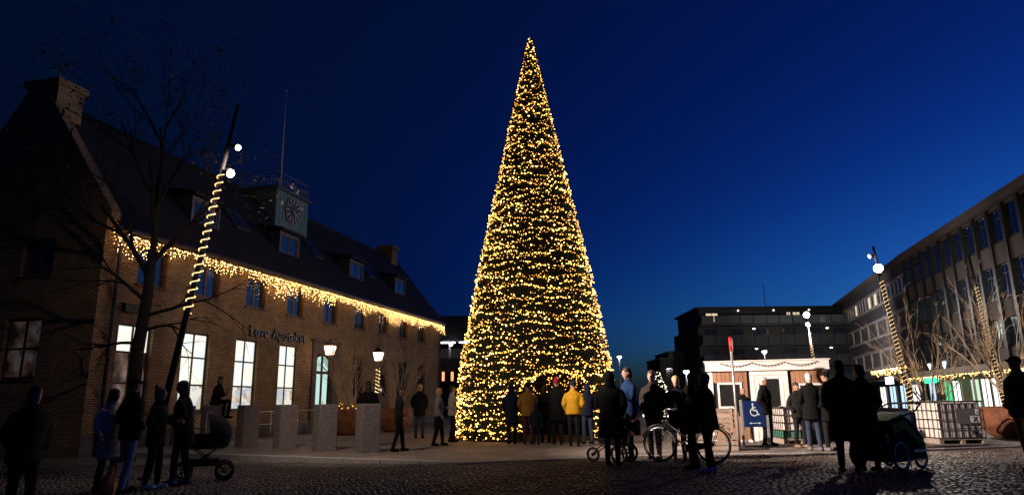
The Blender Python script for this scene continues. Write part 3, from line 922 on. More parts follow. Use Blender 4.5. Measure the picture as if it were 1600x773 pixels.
    for k,nm in enumerate(('bright_bulbs','bulbs','dim_bulbs')):
        if B[k][1]: raw(B[k][0],B[k][1],nm,bm[k],t,'stuff')
    sp=MB(); sp.tube([(0,0,H-.3),(0,0,H+.12)],[.03,.008],6); sp.build('tip','needle',t)
    return t
light_tree('christmas_tree','huge cone shaped christmas tree wrapped in warm string lights with a walk in arch',(.78,24.2,0),15.05,PROF,True,72,.15,11)
light_tree('small_christmas_tree','small christmas tree with white lights down the street beyond the bicycle',(9.6,46,0),3.1,[(0,1.0),(.8,1.15),(15.05,.05)],False,16,.2,5,('bulb_white','bulb_white','bulb_white'),.12,.05)

# ------------------------------------------------------------------ leaning light masts
def mast(name,label,base,top,heads,coil,n_turn,rb=.10,rt=.055,group='leaning light masts on the square'):
    t=thing(name,label,'lamp post',base,0,group)
    b=Vector(base); d=Vector(top)-b
    MB().tube([(0,0,-.02),d*.5,d],[rb,(rb+rt)/2,rt],12).build('pole','mast',t)
    MB().lathe([(rb*2.0,-.02),(rb*2.0,.03),(rb*1.2,.05)],14).build('base_plate','mast',t)
    for (f,dirv,mt,sz) in heads:
        p=d*f; dv=Vector(dirv).normalized(); c=p+dv*.28
        h=MB(); h.tube([p,p+dv*.14],.03,6)
        h.tube([p+dv*.10,p+dv*.2,c-dv*.005],[sz*.5,sz*1.05,sz*1.12],24)
        ho=h.build('floodlight','mast',t)
        MB().tube([c-dv*.003,c+dv*.03,c+dv*.05],[sz,sz*.9,sz*.4],24).build('lens',mt,ho)
    if coil:
        f0,f1=coil; pts=[]; n=n_turn*10; u=d.normalized(); e1=u.orthogonal().normalized(); e2=u.cross(e1)
        for k in range(n+1):
            f=f0+(f1-f0)*k/n; a=2*PI*n_turn*k/n; rr=rb+(rt-rb)*f+.022
            pts.append(d*f+(e1*math.cos(a)+e2*math.sin(a))*rr)
        MB().tube(pts,.010,5).build('rope_light','rope_light',t)
    return t
m1=mast('light_mast','leaning dark light mast with spiral rope light between brick building and bare tree',(-6.84,13.3,-.12),(-5.71,13.3,7.32),
     ((.81,(.8,-.42,-.45),'flood_soft',.085),(.885,(.85,-.35,-.42),'flood_soft',.06)),(.415,.80),17,.075,.036)
spot('flood_or_fill_beam',(-5.5,13.1,5.75),(10.2,20.0,1.7),170,55,1.0,.10,(1,.80,.69),m1)
spot('flood_or_fill_beam',(-5.4,13.1,6.25),(-5.5,20,0.0),1.4,165,.6,.10,(1,.80,.66),m1)
spot('flood_or_fill_beam',(-5.4,13.05,6.2),(-2.0,21,0),6,76,.6,.10,(1,.80,.66),m1)  # extra beam on the same head, added to brighten the plaza
m2=mast('light_mast','leaning light mast with spiral rope light and glaring lamp before the grey office block',(19.0,33.34,0),(18.05,33.34,8.6),
     ((.875,(-.45,-.85,-.3),'flood',.21),(.95,(-.95,.1,-.25),'flood_soft',.10)),(.05,.80),34,.11,.06)
spot('flood_or_fill_beam',(18.0,32.95,7.4),(4,16,0),20,120,.7,.15,(1,.86,.76),m2)
m3=mast('light_mast','leaning light mast with spiral rope light in front of the dark apartment block',(24.7,56.3,0),(24.2,56.3,8.6),
     ((.93,(-.3,-.95,-.2),'flood',.24),(.84,(-.4,-.9,-.2),'flood_soft',.16),(.76,(.5,.8,-.3),'flood_soft',.12)),(.35,.74),15,.11,.07)  # last head is an addition, made to light the grey and dark blocks
spot('flood_or_fill_beam',(24.1,55.9,7.8),(14,36,0),24,120,.8,.15,(1,.86,.76),m3)
spot('flood_or_fill_beam',(17.4,33.2,8.0),(31,60,6),16,110,.8,.15,(1,.9,.85),m2)  # added fill, aimed away from the upper lens at the street facades
spot('flood_or_fill_beam',(24.4,55.5,6.6),(30,76,6),26,150,.8,.15,(1,.92,.88),m3)  # fill from the added third head, brightens the blocks down the street
m4=mast('light_mast','leaning light mast with spiral rope light standing among shrubs by the ribbed facade',(24.95,35.6,0),(24.3,35.6,8.6),(),(.03,.80),36,.11,.06)

# street lamps further off
def street_lamp(label,x,y,h,mt,r=.17,group='distant street lamps'):
    t=thing('street_lamp',label,'street lamp',(x,y,0),0,group)
    MB().tube([(0,0,0),(0,0,h-.05)],[.07,.045],8).build('post','galvanised',t)
    hd=MB().lathe([(.05,h-.12),(r*1.3,h-.05),(r*1.3,h+.02),(.04,h+.10)],14).build('lamp_housing','mast',t)
    MB().ell((0,-.05,h-.13),(r,r,r*.8),12,8).build('lamp_glass',mt,hd)
street_lamp('slim street lamp with cool white light right of the big lit tree',8.45,55,4.75,'flood_cool',.17)
street_lamp('globe street lamp before the low dark building',12.45,50,3.35,'flood_cool',.20)
street_lamp('street lamp rising above the kiosk roof before the apartment block',18.2,50,4.7,'flood_cool',.17)
street_lamp('short street lamp with cool light down the street by the small lit tree',11.9,60,2.65,'flood_soft',.22)

# lantern posts by the pharmacy door
def lantern(label,x,y,h,coil):
    t=thing('lantern_post',label,'lamp post',(x,y,0),0,'lantern posts by the pharmacy door')
    MB().lathe([(.13,0),(.13,.35),(.07,.45),(.06,h-.55),(.09,h-.5),(.05,h-.45)],12).build('post','black_metal',t)
    g=MB(); 
    lo,hi,rl,rh=h-.22,h+.18,.135,.22
    def sq(r,z): return [(r,r,z),(-r,r,z),(-r,-r,z),(r,-r,z)]
    v=sq(rl,lo)+sq(rh,hi); g.add(v,[(0,1,5,4),(1,2,6,5),(2,3,7,6),(3,0,4,7),(3,2,1,0)])
    gl=g.build('lantern_glass','lantern_glass',t)
    f=MB()
    for a,b in zip(sq(rl+.008,lo),sq(rh+.008,hi)): f.tube([a,b],.013,4)
    f.tube(sq(rl+.008,lo)+sq(rl+.008,lo)[:1],.013,4); f.tube(sq(rh+.008,hi)+sq(rh+.008,hi)[:1],.014,4)
    f.tube([(0,0,h-.46),(0,0,lo)],.03,6)
    f.build('lantern_frame','black_metal',t)
    c=MB(); c.add(sq(.25,hi+.01)+sq(.10,hi+.17)+sq(.05,hi+.20),[(0,1,5,4),(1,2,6,5),(2,3,7,6),(3,0,4,7),(4,5,9,8),(5,6,10,9),(6,7,11,10),(7,4,8,11),(8,9,10,11),(3,2,1,0)])
    c.ell((0,0,hi+.25),(.04,.04,.06),8,6); c.build('lantern_cap','black_metal',t)
    if coil:
        pts=[(.10*math.cos(2*PI*k/10),.10*math.sin(2*PI*k/10),h-.55-(h-.9)*k/150) for k in range(151)]
        MB().tube(pts[:70],.016,5).build('rope_light','rope_light',t)
lantern('lit lantern on a slim post before the arched pharmacy door',-7.98,30,3.5,False)
lantern('lit lantern on a post wound with rope light between two willow planters',-6.45,33,3.41,True)

# ------------------------------------------------------------------ granite blocks
bl=MB().bevbox(-.25,.25,-.25,.25,-.03,1.2,.02).mesh('granite_block','granite')
BL=[(-10.5,22.35,'granite block half hidden by the bearded person, first of the row at the brick wall'),
    (-9.4,21.9,'granite block with a person sitting on it, behind the pram'),
    (-7.95,21.05,'granite block standing next to the one the person sits on'),
    (-6.55,20.2,'granite block in the middle of the row along the raised kerb'),
    (-5.05,18.85,'granite block before the rusty planters, second from the open end of its row'),
    (-3.75,18.1,'granite block at the open end of its row near the lit tree')]
for i,(x,y,lab) in enumerate(BL):
    tag(link('granite_block',bl,None,(x,y,0),(rng.uniform(-.008,.008),rng.uniform(-.008,.008),R(52-4*i)+rng.uniform(-.04,.04))),lab,'granite block','granite blocks along the kerb')
# rail in front of the pharmacy basement
rw=thing('handrail','thin metal handrail in front of the lit pharmacy windows','railing',PH_LOC,PH_ROT)
rail=MB(); rail.tube([(2.6,-1.9,.98),(11.0,-1.9,.98)],.022,6); rail.tube([(2.6,-1.9,.55),(11.0,-1.9,.55)],.014,6); rail.build('rail','galvanised',rw)
rp=MB().tube([(0,0,-.02),(0,0,.97)],.022,6).mesh('post','galvanised')
for k in range(6): link('post',rp,rw,(2.65+k*1.66,-1.9,0))

# ------------------------------------------------------------------ bare trees and shrubs
def branchy(seed,base,spec):
    """spec: list of (start, direction, length, radius, depth); returns MB of tapered limbs and tips"""
    r=random.Random(seed); m=MB(); tips=[]
    def grow(p,d,L,rad,depth,up,spread,shrink):
        n=5 if depth>1 else 4; pts=[p]; rr=[rad]; q=Vector(p); dd=Vector(d)
        for k in range(n):
            dd=(dd+Vector((r.gauss(0,.11),r.gauss(0,.11),r.gauss(0,.08)+up))).normalized()
            q=q+dd*L/n; pts.append(q.copy()); rr.append(rad*(1-.5*(k+1)/n))
        m.tube(pts,rr,6 if rad>.03 else (4 if rad>.008 else 3),cap=False)
        if depth==0: tips.append((q.copy(),dd.copy())); return
        nb=r.choice((2,3,3)) 
        for k in range(nb):
            i=r.randint(max(1,n-3),n); a=r.uniform(0,2*PI)
            side=dd.orthogonal().normalized(); side.rotate(Matrix.Rotation(a,3,dd))
            nd=(dd+side*spread*r.uniform(.5,1.3)).normalized()
            grow(pts[i],nd,L*shrink*r.uniform(.75,1.2),rr[i]*.72,depth-1,up,spread,shrink)
        if depth>=1: tips.append((q.copy(),dd.copy()))
    for s in spec: grow(*s)
    return m,tips
def bare_tree():
    t=thing('bare_tree','tall bare street tree with a few dead leaves in front of the brick gable','tree',(-9.75,17.8,-.12))
    r=random.Random(21)
    tr=MB(); P=[(0,0,-.05),(.02,0,.25),(.05,.02,1.2),(.0,.05,2.6),(.14,.0,4.2),(.12,.04,5.4)]
    tr.tube(P,[.27,.20,.17,.155,.135,.11],12); tr.build('trunk','bark',t)
    spec=[]
    V=Vector
    spec.append((V((.12,.04,5.3)),V((.25,0,1)),2.6,.10,5,.02,.55,.72))
    spec.append((V((.13,.03,4.6)),V((-.60,.1,1)),2.5,.08,5,.03,.55,.72))
    spec.append((V((.12,.04,5.0)),V((.8,-.1,.9)),2.4,.075,5,.02,.55,.72))
    spec.append((V((.08,.03,4.0)),V((-.75,-.2,.7)),1.7,.06,3,-.01,.6,.7))
    spec.append((V((.10,.01,3.6)),V((.9,.1,.35)),1.7,.055,3,-.05,.6,.7))
    spec.append((V((.02,.03,2.9)),V((-.9,.2,.25)),1.5,.05,3,-.05,.6,.7))
    spec.append((V((.12,.04,5.4)),V((-.15,.3,1)),2.7,.09,5,.03,.5,.72))
    spec.append((V((.06,.0,3.2)),V((.85,-.4,.3)),1.5,.045,3,-.06,.6,.7))
    m,tips=branchy(5,None,spec); m.build('crown','bark',t)
    Vv=[];F=[]
    for p,d in tips:
        if p.z<5.5 or r.random()<.45: continue
        for k in range(r.randint(1,4)):
            c=p+V((r.gauss(0,.10),r.gauss(0,.10),r.gauss(0,.10))); u=V((r.uniform(-1,1),r.uniform(-1,1),r.uniform(-1,1))).normalized(); w=u.orthogonal().normalized()
            s=r.uniform(.03,.065); o=len(Vv); Vv+= [tuple(c-u*s),tuple(c+w*s*.6),tuple(c+u*s),tuple(c-w*s*.6)]; F.append((o,o+1,o+2,o+3))
    raw(Vv,F,'leaves','dead_leaf',t,'stuff')
bare_tree()

def planter(label,x,y,rad,h):
    t=thing('planter_bowl',label,'planter',(x,y,0),0,'rusty steel planter bowls')
    MB().lathe([(rad*.55,0),(rad*.72,.08),(rad*.92,h*.35),(rad,h*.65),(rad*.97,h*.9),(rad*.93,h),(rad*.88,h),(rad*.9,h*.75)],28,close=True).build('bowl','corten',t)
    MB().lathe([(.01,h*.84),(rad*.91,h*.82)],20,close=False).build('soil','soil',t)
def shrub(label,x,y,z,seed,n,L,rad,lean=.35,depth=2,trunk=None):
    t=thing('willow_shrub',label,'shrub',(x,y,z),0,'bare multi stemmed shrubs')
    r=random.Random(seed); spec=[]; z0=0
    if trunk: 
        MB().tube([(0,0,-.1),(.02,0,trunk*.5),(0,0,trunk+.05)],[.075,.06,.06],8).build('trunk','willow',t); z0=trunk
    for k in range(n):
        a=2*PI*k/n+r.uniform(-.4,.4); l=lean*r.uniform(.3,1.25)
        spec.append((Vector((.06*math.cos(a),.06*math.sin(a),z0-.05)),Vector((l*math.cos(a),l*math.sin(a),1)).normalized(),L*r.uniform(.75,1.15),rad*r.uniform(.7,1.1),depth,.03,.30,.62))
    m,tips=branchy(seed+50,None,spec)
    # fine curved end twigs
    for p,d in tips:
        for k in range(2):
            e=(d+Vector((r.gauss(0,.35),r.gauss(0,.35),r.gauss(0,.2)))).normalized(); l=r.uniform(.2,.45)
            m.tube([p,p+e*l*.5,p+e*l+Vector((0,0,-.07*r.random()))],[.007,.005,.003],3,cap=False)
    m.build('crown','willow',t)
planter('rusty bowl planter half hidden between two granite blocks',-6.65,28.2,.78,1.02)
planter('rusty bowl planter in full view beside the last granite block',-5.2,30.8,.78,1.02)
shrub('bare willow shrub growing from the half hidden planter by the lantern',-6.65,28.2,.84,31,20,2.0,.024,.6)
shrub('bare willow shrub growing from the planter beside the last granite block',-5.2,30.8,.84,32,18,1.8,.022,.55)
planter('large rusty bowl planter right of the caged white tank',15.3,21.6,.95,.92)
planter('rusty bowl planter hidden behind the caged white tank',13.9,23.4,.85,.75)
shrub('bare multi stem shrub rising behind the caged white tank',13.95,23.4,.62,33,11,2.1,.03,.6)
shrub('bare small tree on a short trunk in the large planter by the shops',15.2,21.6,.76,34,9,1.9,.035,.7,2,.62)
fl=thing('fairy_light_tangle','small tangle of warm fairy lights on the soil of the half hidden planter','string lights',(-6.65,28.2,.84))
V_=[];F_=[];r_=random.Random(4); cb=[]
for k in range(70):
    a=r_.uniform(0,2*PI); rr=r_.uniform(.2,.72); p=(rr*math.cos(a),rr*math.sin(a),.03+r_.random()*.45*(1-rr*.6)); cb.append(p); bulb_add(V_,F_,p,.016)
raw(V_,F_,'bulbs','bulb',fl,'stuff'); MB().tube(cb,.004,3).build('cable','cable',fl)

# ------------------------------------------------------------------ kiosk
kx0,kx1,ky0,ky1=-1.70,1.70,0,2.6
kk=thing('kiosk','small white trimmed wooden kiosk with larch boards and a half glazed door','kiosk',(7.64,21.0,0),R(-17))
MB().box(kx0+.05,kx1-.05,ky0+.06,ky1,-.01,2.05).build('wall','dark_metal',kk)
MB().box(kx0-.06,kx1+.06,ky0-.12,ky1+.05,2.06,2.335).build('fascia','white_paint',kk)
MB().box(kx0-.1,kx1+.1,ky0-.16,ky1+.1,2.337,2.37).build('roof_edge','white_paint',kk)
for x in (kx0,kx1-.14): MB().box(x,x+.14,ky0-.02,ky0+.1,-.01,2.055).build('corner_post','white_paint',kk)
holes=[(-1.44,-.72,.95,1.72),(-.48,.60,0,2.0),(.86,1.58,.95,1.66)]
x=kx0+.145; w=.125
while x<kx1-.16:
    segs=[(0.0,2.05)]
    for (a_,b_,c_,d_) in holes:
        if x+w>a_ and x<b_:
            segs=[s for s in ((segs[0][0],c_),(d_,2.05)) if s[1]-s[0]>.05]
    for (z0,z1) in segs: MB().bevbox(x+.004,min(x+w-.004,kx1-.145),ky0+rng.uniform(-.004,.004),ky0+.055,z0,z1,.006).build('plank','larch',kk)
    x+=w
for (a_,b_,c_,d_) in (holes[0],holes[2]):
    wo=frame_mesh(a_,b_,c_,d_,ky0-.03,.06,.08,()).build('window','white_paint',kk); MB().box(a_+.05,b_-.05,ky0+.01,ky0+.02,c_+.05,d_-.05).build('pane','dark_glass',wo)
a_,b_=-.48,.60
MB().box(a_,a_+.13,ky0-.035,ky0+.05,0,2.04).build('door_jamb','white_paint',kk); MB().box(b_-.13,b_,ky0-.035,ky0+.05,0,2.04).build('door_jamb','white_paint',kk)
MB().box(a_+.13,b_-.13,ky0-.033,ky0+.05,1.93,2.04).build('door_head','white_paint',kk)
dk=frame_mesh(a_+.14,b_-.14,.02,1.92,ky0-.02,.11,.06,(),(.45,)).build('door','white_paint',kk)
MB().box(a_+.22,b_-.22,ky0,ky0+.012,.95,1.84).build('pane','dark_glass',dk); MB().box(a_+.22,b_-.22,ky0,ky0+.02,.1,.8).build('door_panel','white_paint',dk)
MB().tube([(b_-.22,ky0-.05,1.0),(b_-.32,ky0-.05,1.0)],.012,6).build('door_handle','galvanised',dk)
gl=thing('garland_cable','unlit garland cable drooping along the white kiosk fascia','garland',(7.64,21.0,0),R(-17))
pts=[]
for k in range(61):
    t=k/60; pts.append((-1.29+2.75*t,-.15,2.30-.10*abs(math.sin(3*PI*t))))
g_=MB(); g_.tube(pts,.008,4); g_.build('cable','cable',gl)
g2=MB()
for k in range(0,61,2): g2.ell((pts[k][0],-.155,pts[k][2]-.03),(.014,.014,.02),6,4)
g2.build('bulbs','black_metal',gl)['kind']='stuff'

# ------------------------------------------------------------------ caged tanks
def caged_tank(label,x,y,rz,W,D,H,green=False):
    t=thing('caged_tank',label,'tank',(x,y,0),rz,'white tanks in wire cages')
    z0=.16
    MB().bevbox(-W/2+.03,W/2-.03,-D/2+.03,D/2-.03,z0,H-.02,.05).build('tank','ibc_plastic',t)
    if green: MB().box(-W/2+.02,W/2-.02,-D/2+.02,D/2-.02,z0,z0+.2).build('lower_band','green_paint',t)
    MB().lathe([(.11,H-.02),(.11,H+.03),(.02,H+.035)],14).build('lid','ibc_cage',t)
    bar_v=MB().tube([(0,0,z0-.03),(0,0,H)],.011,5).mesh('cage_bar','ibc_cage')
    n=7
    for k in range(n+1):
        xx=-W/2+W*k/n
        for yy in (-D/2,D/2): link('cage_bar',bar_v,t,(xx,yy,0))
    for k in range(1,6):
        for xx in (-W/2,W/2): link('cage_bar',bar_v,t,(xx,-D/2+D*k/6,0))
    for k in range(5):
        z=z0+(H-z0)*k/4
        MB().tube([(-W/2,-D/2-.012,z),(W/2,-D/2-.012,z),(W/2+.012,-D/2,z),(W/2+.012,D/2,z),(W/2,D/2+.012,z),(-W/2,D/2+.012,z),(-W/2-.012,D/2,z),(-W/2-.012,-D/2,z),(-W/2,-D/2-.012,z)],.013 if k<4 else .02,5).build('cage_hoop','ibc_cage',t)
    p=MB()
    for xx in (-W/2+.06,0,W/2-.06): p.box(xx-.06,xx+.06,-D/2,D/2,0,.10)
    p.box(-W/2,W/2,-D/2,D/2,.10,.14); p.build('pallet','pallet',t)
    return t
tk=caged_tank('white tank in a dark wire cage with a grey label plate',11.95,19.5,R(6),1.36,1.1,1.1)
lp=MB().box(-.12,.60,-.575,-.568,.52,.92).build('label_plate','label_grey',tk)
pw=MB().box(.28,.545,-.582,-.577,.55,.72).build('label_sheet','paper_white',lp)
for s in (-1,1):
    M_=Matrix.Translation((.41,-.586,.635))@Matrix.Rotation(s*R(45),4,'Y')
    MB().box(-.012,.012,-.002,.002,-.07,.07,M=M_).build('printed_cross','letter_black',lp)
for (dx,dz) in ((-.045,.045),(.045,.045),(-.045,-.045),(.045,-.045)): MB().box(.41+dx-.016,.41+dx+.016,-.588,-.584,.635+dz-.016,.635+dz+.016).build('printed_square','letter_black',lp)
MB().box(.44,.54,-.582,-.577,.76,.90).build('label_sheet','paper_white',lp); MB().box(.475,.505,-.587,-.584,.80,.83).build('printed_dot','letter_black',lp)
v_=MB(); v_.tube([(.36,-.52,.27),(.36,-.60,.27)],.05,10); v_.tube([(.28,-.6,.3),(.44,-.6,.3)],.014,6); v_.build('valve','black_metal',tk)
caged_tank('white tank in a wire cage with a green lower band in front of the kiosk',8.05,20.1,R(-3),1.1,1.0,.98,True)

# ------------------------------------------------------------------ disabled parking board
ds=thing('parking_board','blue wheelchair parking board on two metal posts before the kiosk','sign',(6.36,18.6,0),R(-4))
for x in (-.33,.33): MB().box(x-.03,x+.03,-.02,.02,-.01,1.2).build('post','galvanised',ds)
MB().box(-.33,.33,.03,.07,.0,.04).build('foot_bar','galvanised',ds)
bd=MB().bevbox(-.285,.285,-.018,.012,.50,1.17,.01).build('board','sign_blue',ds)
sy=MB(); yy=-.024
def flat(m,pts,y=yy): m.prism([(a,y,b) for a,b in pts],(0,.004,0))
def strip(m,p,q,w):
    a=Vector((p[0],p[1])); b=Vector((q[0],q[1])); d=(b-a).normalized(); n=Vector((-d.y,d.x))*w/2
    flat(m,[tuple(a+n),tuple(b+n),tuple(b-n),tuple(a-n)])
flat(sy,[(-.03+.026*math.cos(2*PI*k/12),1.085+.026*math.sin(2*PI*k/12)) for k in range(12)])
strip(sy,(-.03,1.05),(-.02,.92),.032); strip(sy,(-.028,1.0),(.05,1.0),.022); strip(sy,(-.025,.925),(.065,.925),.03); strip(sy,(.06,.93),(.10,.81),.03); strip(sy,(.10,.815),(.135,.825),.022)
for k in range(16):
    a=R(100)+R(235)*k/16; b=R(100)+R(235)*(k+1)/16; c0=(-.005,.885)
    flat(sy,[(c0[0]+r0*math.cos(t),c0[1]+r0*math.sin(t)) for r0,t in ((.085,a),(.085,b),(.108,b),(.108,a))])
sy.build('wheelchair_symbol','sign_print',bd)
ar=MB(); strip(ar,(-.11,.60),(.11,.60),.012)
for s in (-1,1): flat(ar,[(s*.15,.60),(s*.10,.625),(s*.10,.575)])
ar.build('arrow','sign_print',bd)
# sign pole seen edge on
sp=thing('sign_pole','pale metal sign pole with red top beside the blue parking board','sign pole',(5.98,18.85,0))
MB().tube([(0,0,-.02),(-.02,0,2.75)],.034,10).build('pole','galvanised',sp)
MB().tube([(-.019,0,2.5),(-.021,0,2.88)],.045,10).build('red_sleeve','red_paint',sp)
M_=Matrix.Translation((.045,.05,2.66))@Matrix.Rotation(R(76),4,'Z')
MB().prism([M_@Vector((.2*math.cos(2*PI*k/24),0,.2*math.sin(2*PI*k/24))) for k in range(24)],M_.to_3x3()@Vector((0,.012,0))).build('sign_disc','galvanised',sp)

# pallet bench behind the bicycle
pb=thing('pallet_bench','weathered wooden slat bench standing behind the bicycle before the kiosk','bench',(4.75,17.6,0),R(-12))
slat=MB().bevbox(-.75,.75,-.05,.05,0,.022,.004).mesh('slat','larch_grey')
for k in range(4): link('slat',slat,pb,(0,-.2+k*.125,.43),(0,0,rng.uniform(-.006,.006)))
for k in range(4): link('slat',slat,pb,(0,.262,.56+k*.125),(R(90-8),0,0))
for k in range(3): link('slat',slat,pb,(0,-.262,.06+k*.125),(R(90),0,0))
for x in (-.68,0,.68):
    MB().box(x-.035,x+.035,-.235,.235,0,.428).build('leg','larch_grey',pb)
    MB().box(x-.03,x+.03,.215,.255,.455,1.02).build('back_post','larch_grey',pb)
# ------------------------------------------------------------------ people
CL=dict(black=(.0045,.0043,.0045),charcoal=(.012,.0115,.012),navy=(.008,.012,.026),dark_brown=(.018,.013,.010),grey=(.16,.15,.155),pale_grey=(.30,.28,.28),
 pale_pink=(.50,.38,.36),yellow=(.34,.18,.01),mustard=(.26,.13,.02),blue=(.004,.018,.055),jeans=(.03,.04,.07),light_jeans=(.15,.18,.26),tan=(.20,.135,.085),
 red=(.30,.02,.02),purple=(.75,.18,.80),white=(.62,.60,.58),dark_green=(.02,.035,.02),maroon=(.09,.02,.025),olive=(.05,.045,.025))
for k,v in CL.items(): mat('cloth_'+k,v,.9,var=.18,scale=14,bump=.35,bscale=18,spec=.15)
mat('skin',(.34,.19,.13),.55,var=.08,scale=10); 
for k,v in dict(dark=(.012,.009,.007),brown=(.05,.028,.015),blond=(.36,.23,.10),white=(.55,.52,.49),grey=(.25,.24,.23)).items(): mat('hair_'+k,v,.6,var=.3,scale=40)
mat('eye',(.01,.008,.007),.2,var=0); mat('lip',(.22,.07,.06),.5,var=0)

def loft(rings,n=16):
    m=MB(); vs=[];fs=[]
    for (cx,cy,z,rx,ry) in rings:
        for k in range(n):
            a=2*PI*k/n; vs.append((cx+rx*math.cos(a),cy+ry*math.sin(a),z))
    for i in range(len(rings)-1):
        for k in range(n): fs.append((i*n+k,i*n+(k+1)%n,(i+1)*n+(k+1)%n,(i+1)*n+k))
    fs.append(tuple(range(n-1,-1,-1))); fs.append(tuple(range((len(rings)-1)*n,len(rings)*n)))
    m.add(vs,fs); m.shape=('loft',rings); return m
def btube(pts,rad,n=10):
    m=MB().tube(pts,rad,n); pts=[Vector(p) for p in pts]
    m.shape=('tube',pts,rad if hasattr(rad,'__len__') else [rad]*len(pts)); return m
def bell(c,r,n=14,k=10):
    m=MB().ell(c,r,n,k); m.shape=('ell',c,r); return m
def sdf(shape,X,P):
    """distance of the points P (in the posed body) to a body shape that was moved by X"""
    if X is not None:
        I=np.array(X.inverted()); P=P@I[:3,:3].T+I[:3,3]
    if shape[0]=='ell':
        q=(P-np.array(shape[1]))/np.array(shape[2]); return (np.linalg.norm(q,axis=1)-1)*min(shape[2])
    if shape[0]=='tube':
        d=np.full(len(P),9.)
        for a,b,ra,rb in zip(shape[1],shape[1][1:],shape[2],shape[2][1:]):
            a=np.array(a);b=np.array(b);ab=b-a; t=np.clip(((P-a)@ab)/max(1e-9,ab@ab),0,1)
            d=np.minimum(d,np.linalg.norm(P-a-t[:,None]*ab,axis=1)-(ra+(rb-ra)*t))
        return d
    R_=np.array(shape[1]); z=P[:,2]; o=np.argsort(R_[:,2],kind='stable'); R_=R_[o]
    zc=np.clip(z,R_[0,2],R_[-1,2]); f=lambda k:np.interp(zc,R_[:,2],R_[:,k])
    rx,ry=f(3),f(4); d=(np.hypot((P[:,0]-f(0))/rx,(P[:,1]-f(1))/ry)-1)*np.minimum(rx,ry)
    return np.maximum(d,0)+np.minimum(d,0)*(z==zc)+np.abs(z-zc)
ARM=dict(down=((.235,.02,1.13),(.25,-.06,.88)), relaxed=((.25,.05,1.14),(.24,-.08,.92)), pocket=((.25,.06,1.13),(.185,-.09,.96)),
 fwd=((.24,-.06,1.16),(.15,-.32,1.14)), phone=((.22,-.05,1.15),(.07,-.27,1.28)), cross=((.25,-.06,1.16),(-.05,-.20,1.16)),
 push=((.23,.0,1.16),(.19,-.34,1.02)), back=((.24,.12,1.15),(.06,.17,.98)), face=((.24,-.10,1.20),(.08,-.20,1.44)))
PEOPLE=[]
def hand(m,w,d,side,curl):
    """palm with four curled fingers and a thumb, w wrist, d forearm direction"""
    d=d.normalized(); inn=Vector((-side,0,0)); inn=(inn-d*inn.dot(d)); inn=inn.normalized() if inn.length>.05 else d.orthogonal().normalized()
    lat=d.cross(inn)                        # across the knuckles
    if lat.y>0: lat=-lat
    m.tube([w-d*.03,w+d*.02,w+d*.06,w+d*.092],[.026,.036,.040,.034],8,flat=.62)
    for i,(o,L) in enumerate(((.030,.070),(.010,.080),(-.010,.074),(-.029,.058))):
        p=w+d*.085+lat*o; q=p+(d*.9+inn*curl*.5)*L*.45; e=q+(d*(1-curl*.8)+inn*curl)*L*.4; f=e+(d*(.6-curl)+inn*curl)*L*.3
        m.tube([p,q,e,f],[.0095,.009,.008,.006],5)
    p=w+d*.03+lat*.033; q=p+(lat*.7+d*.6+inn*.3).normalized()*.035; e=q+(d*.9+lat*.1+inn*.4).normalized()*.032
    m.tube([p,q,e],[.012,.0105,.007],5)
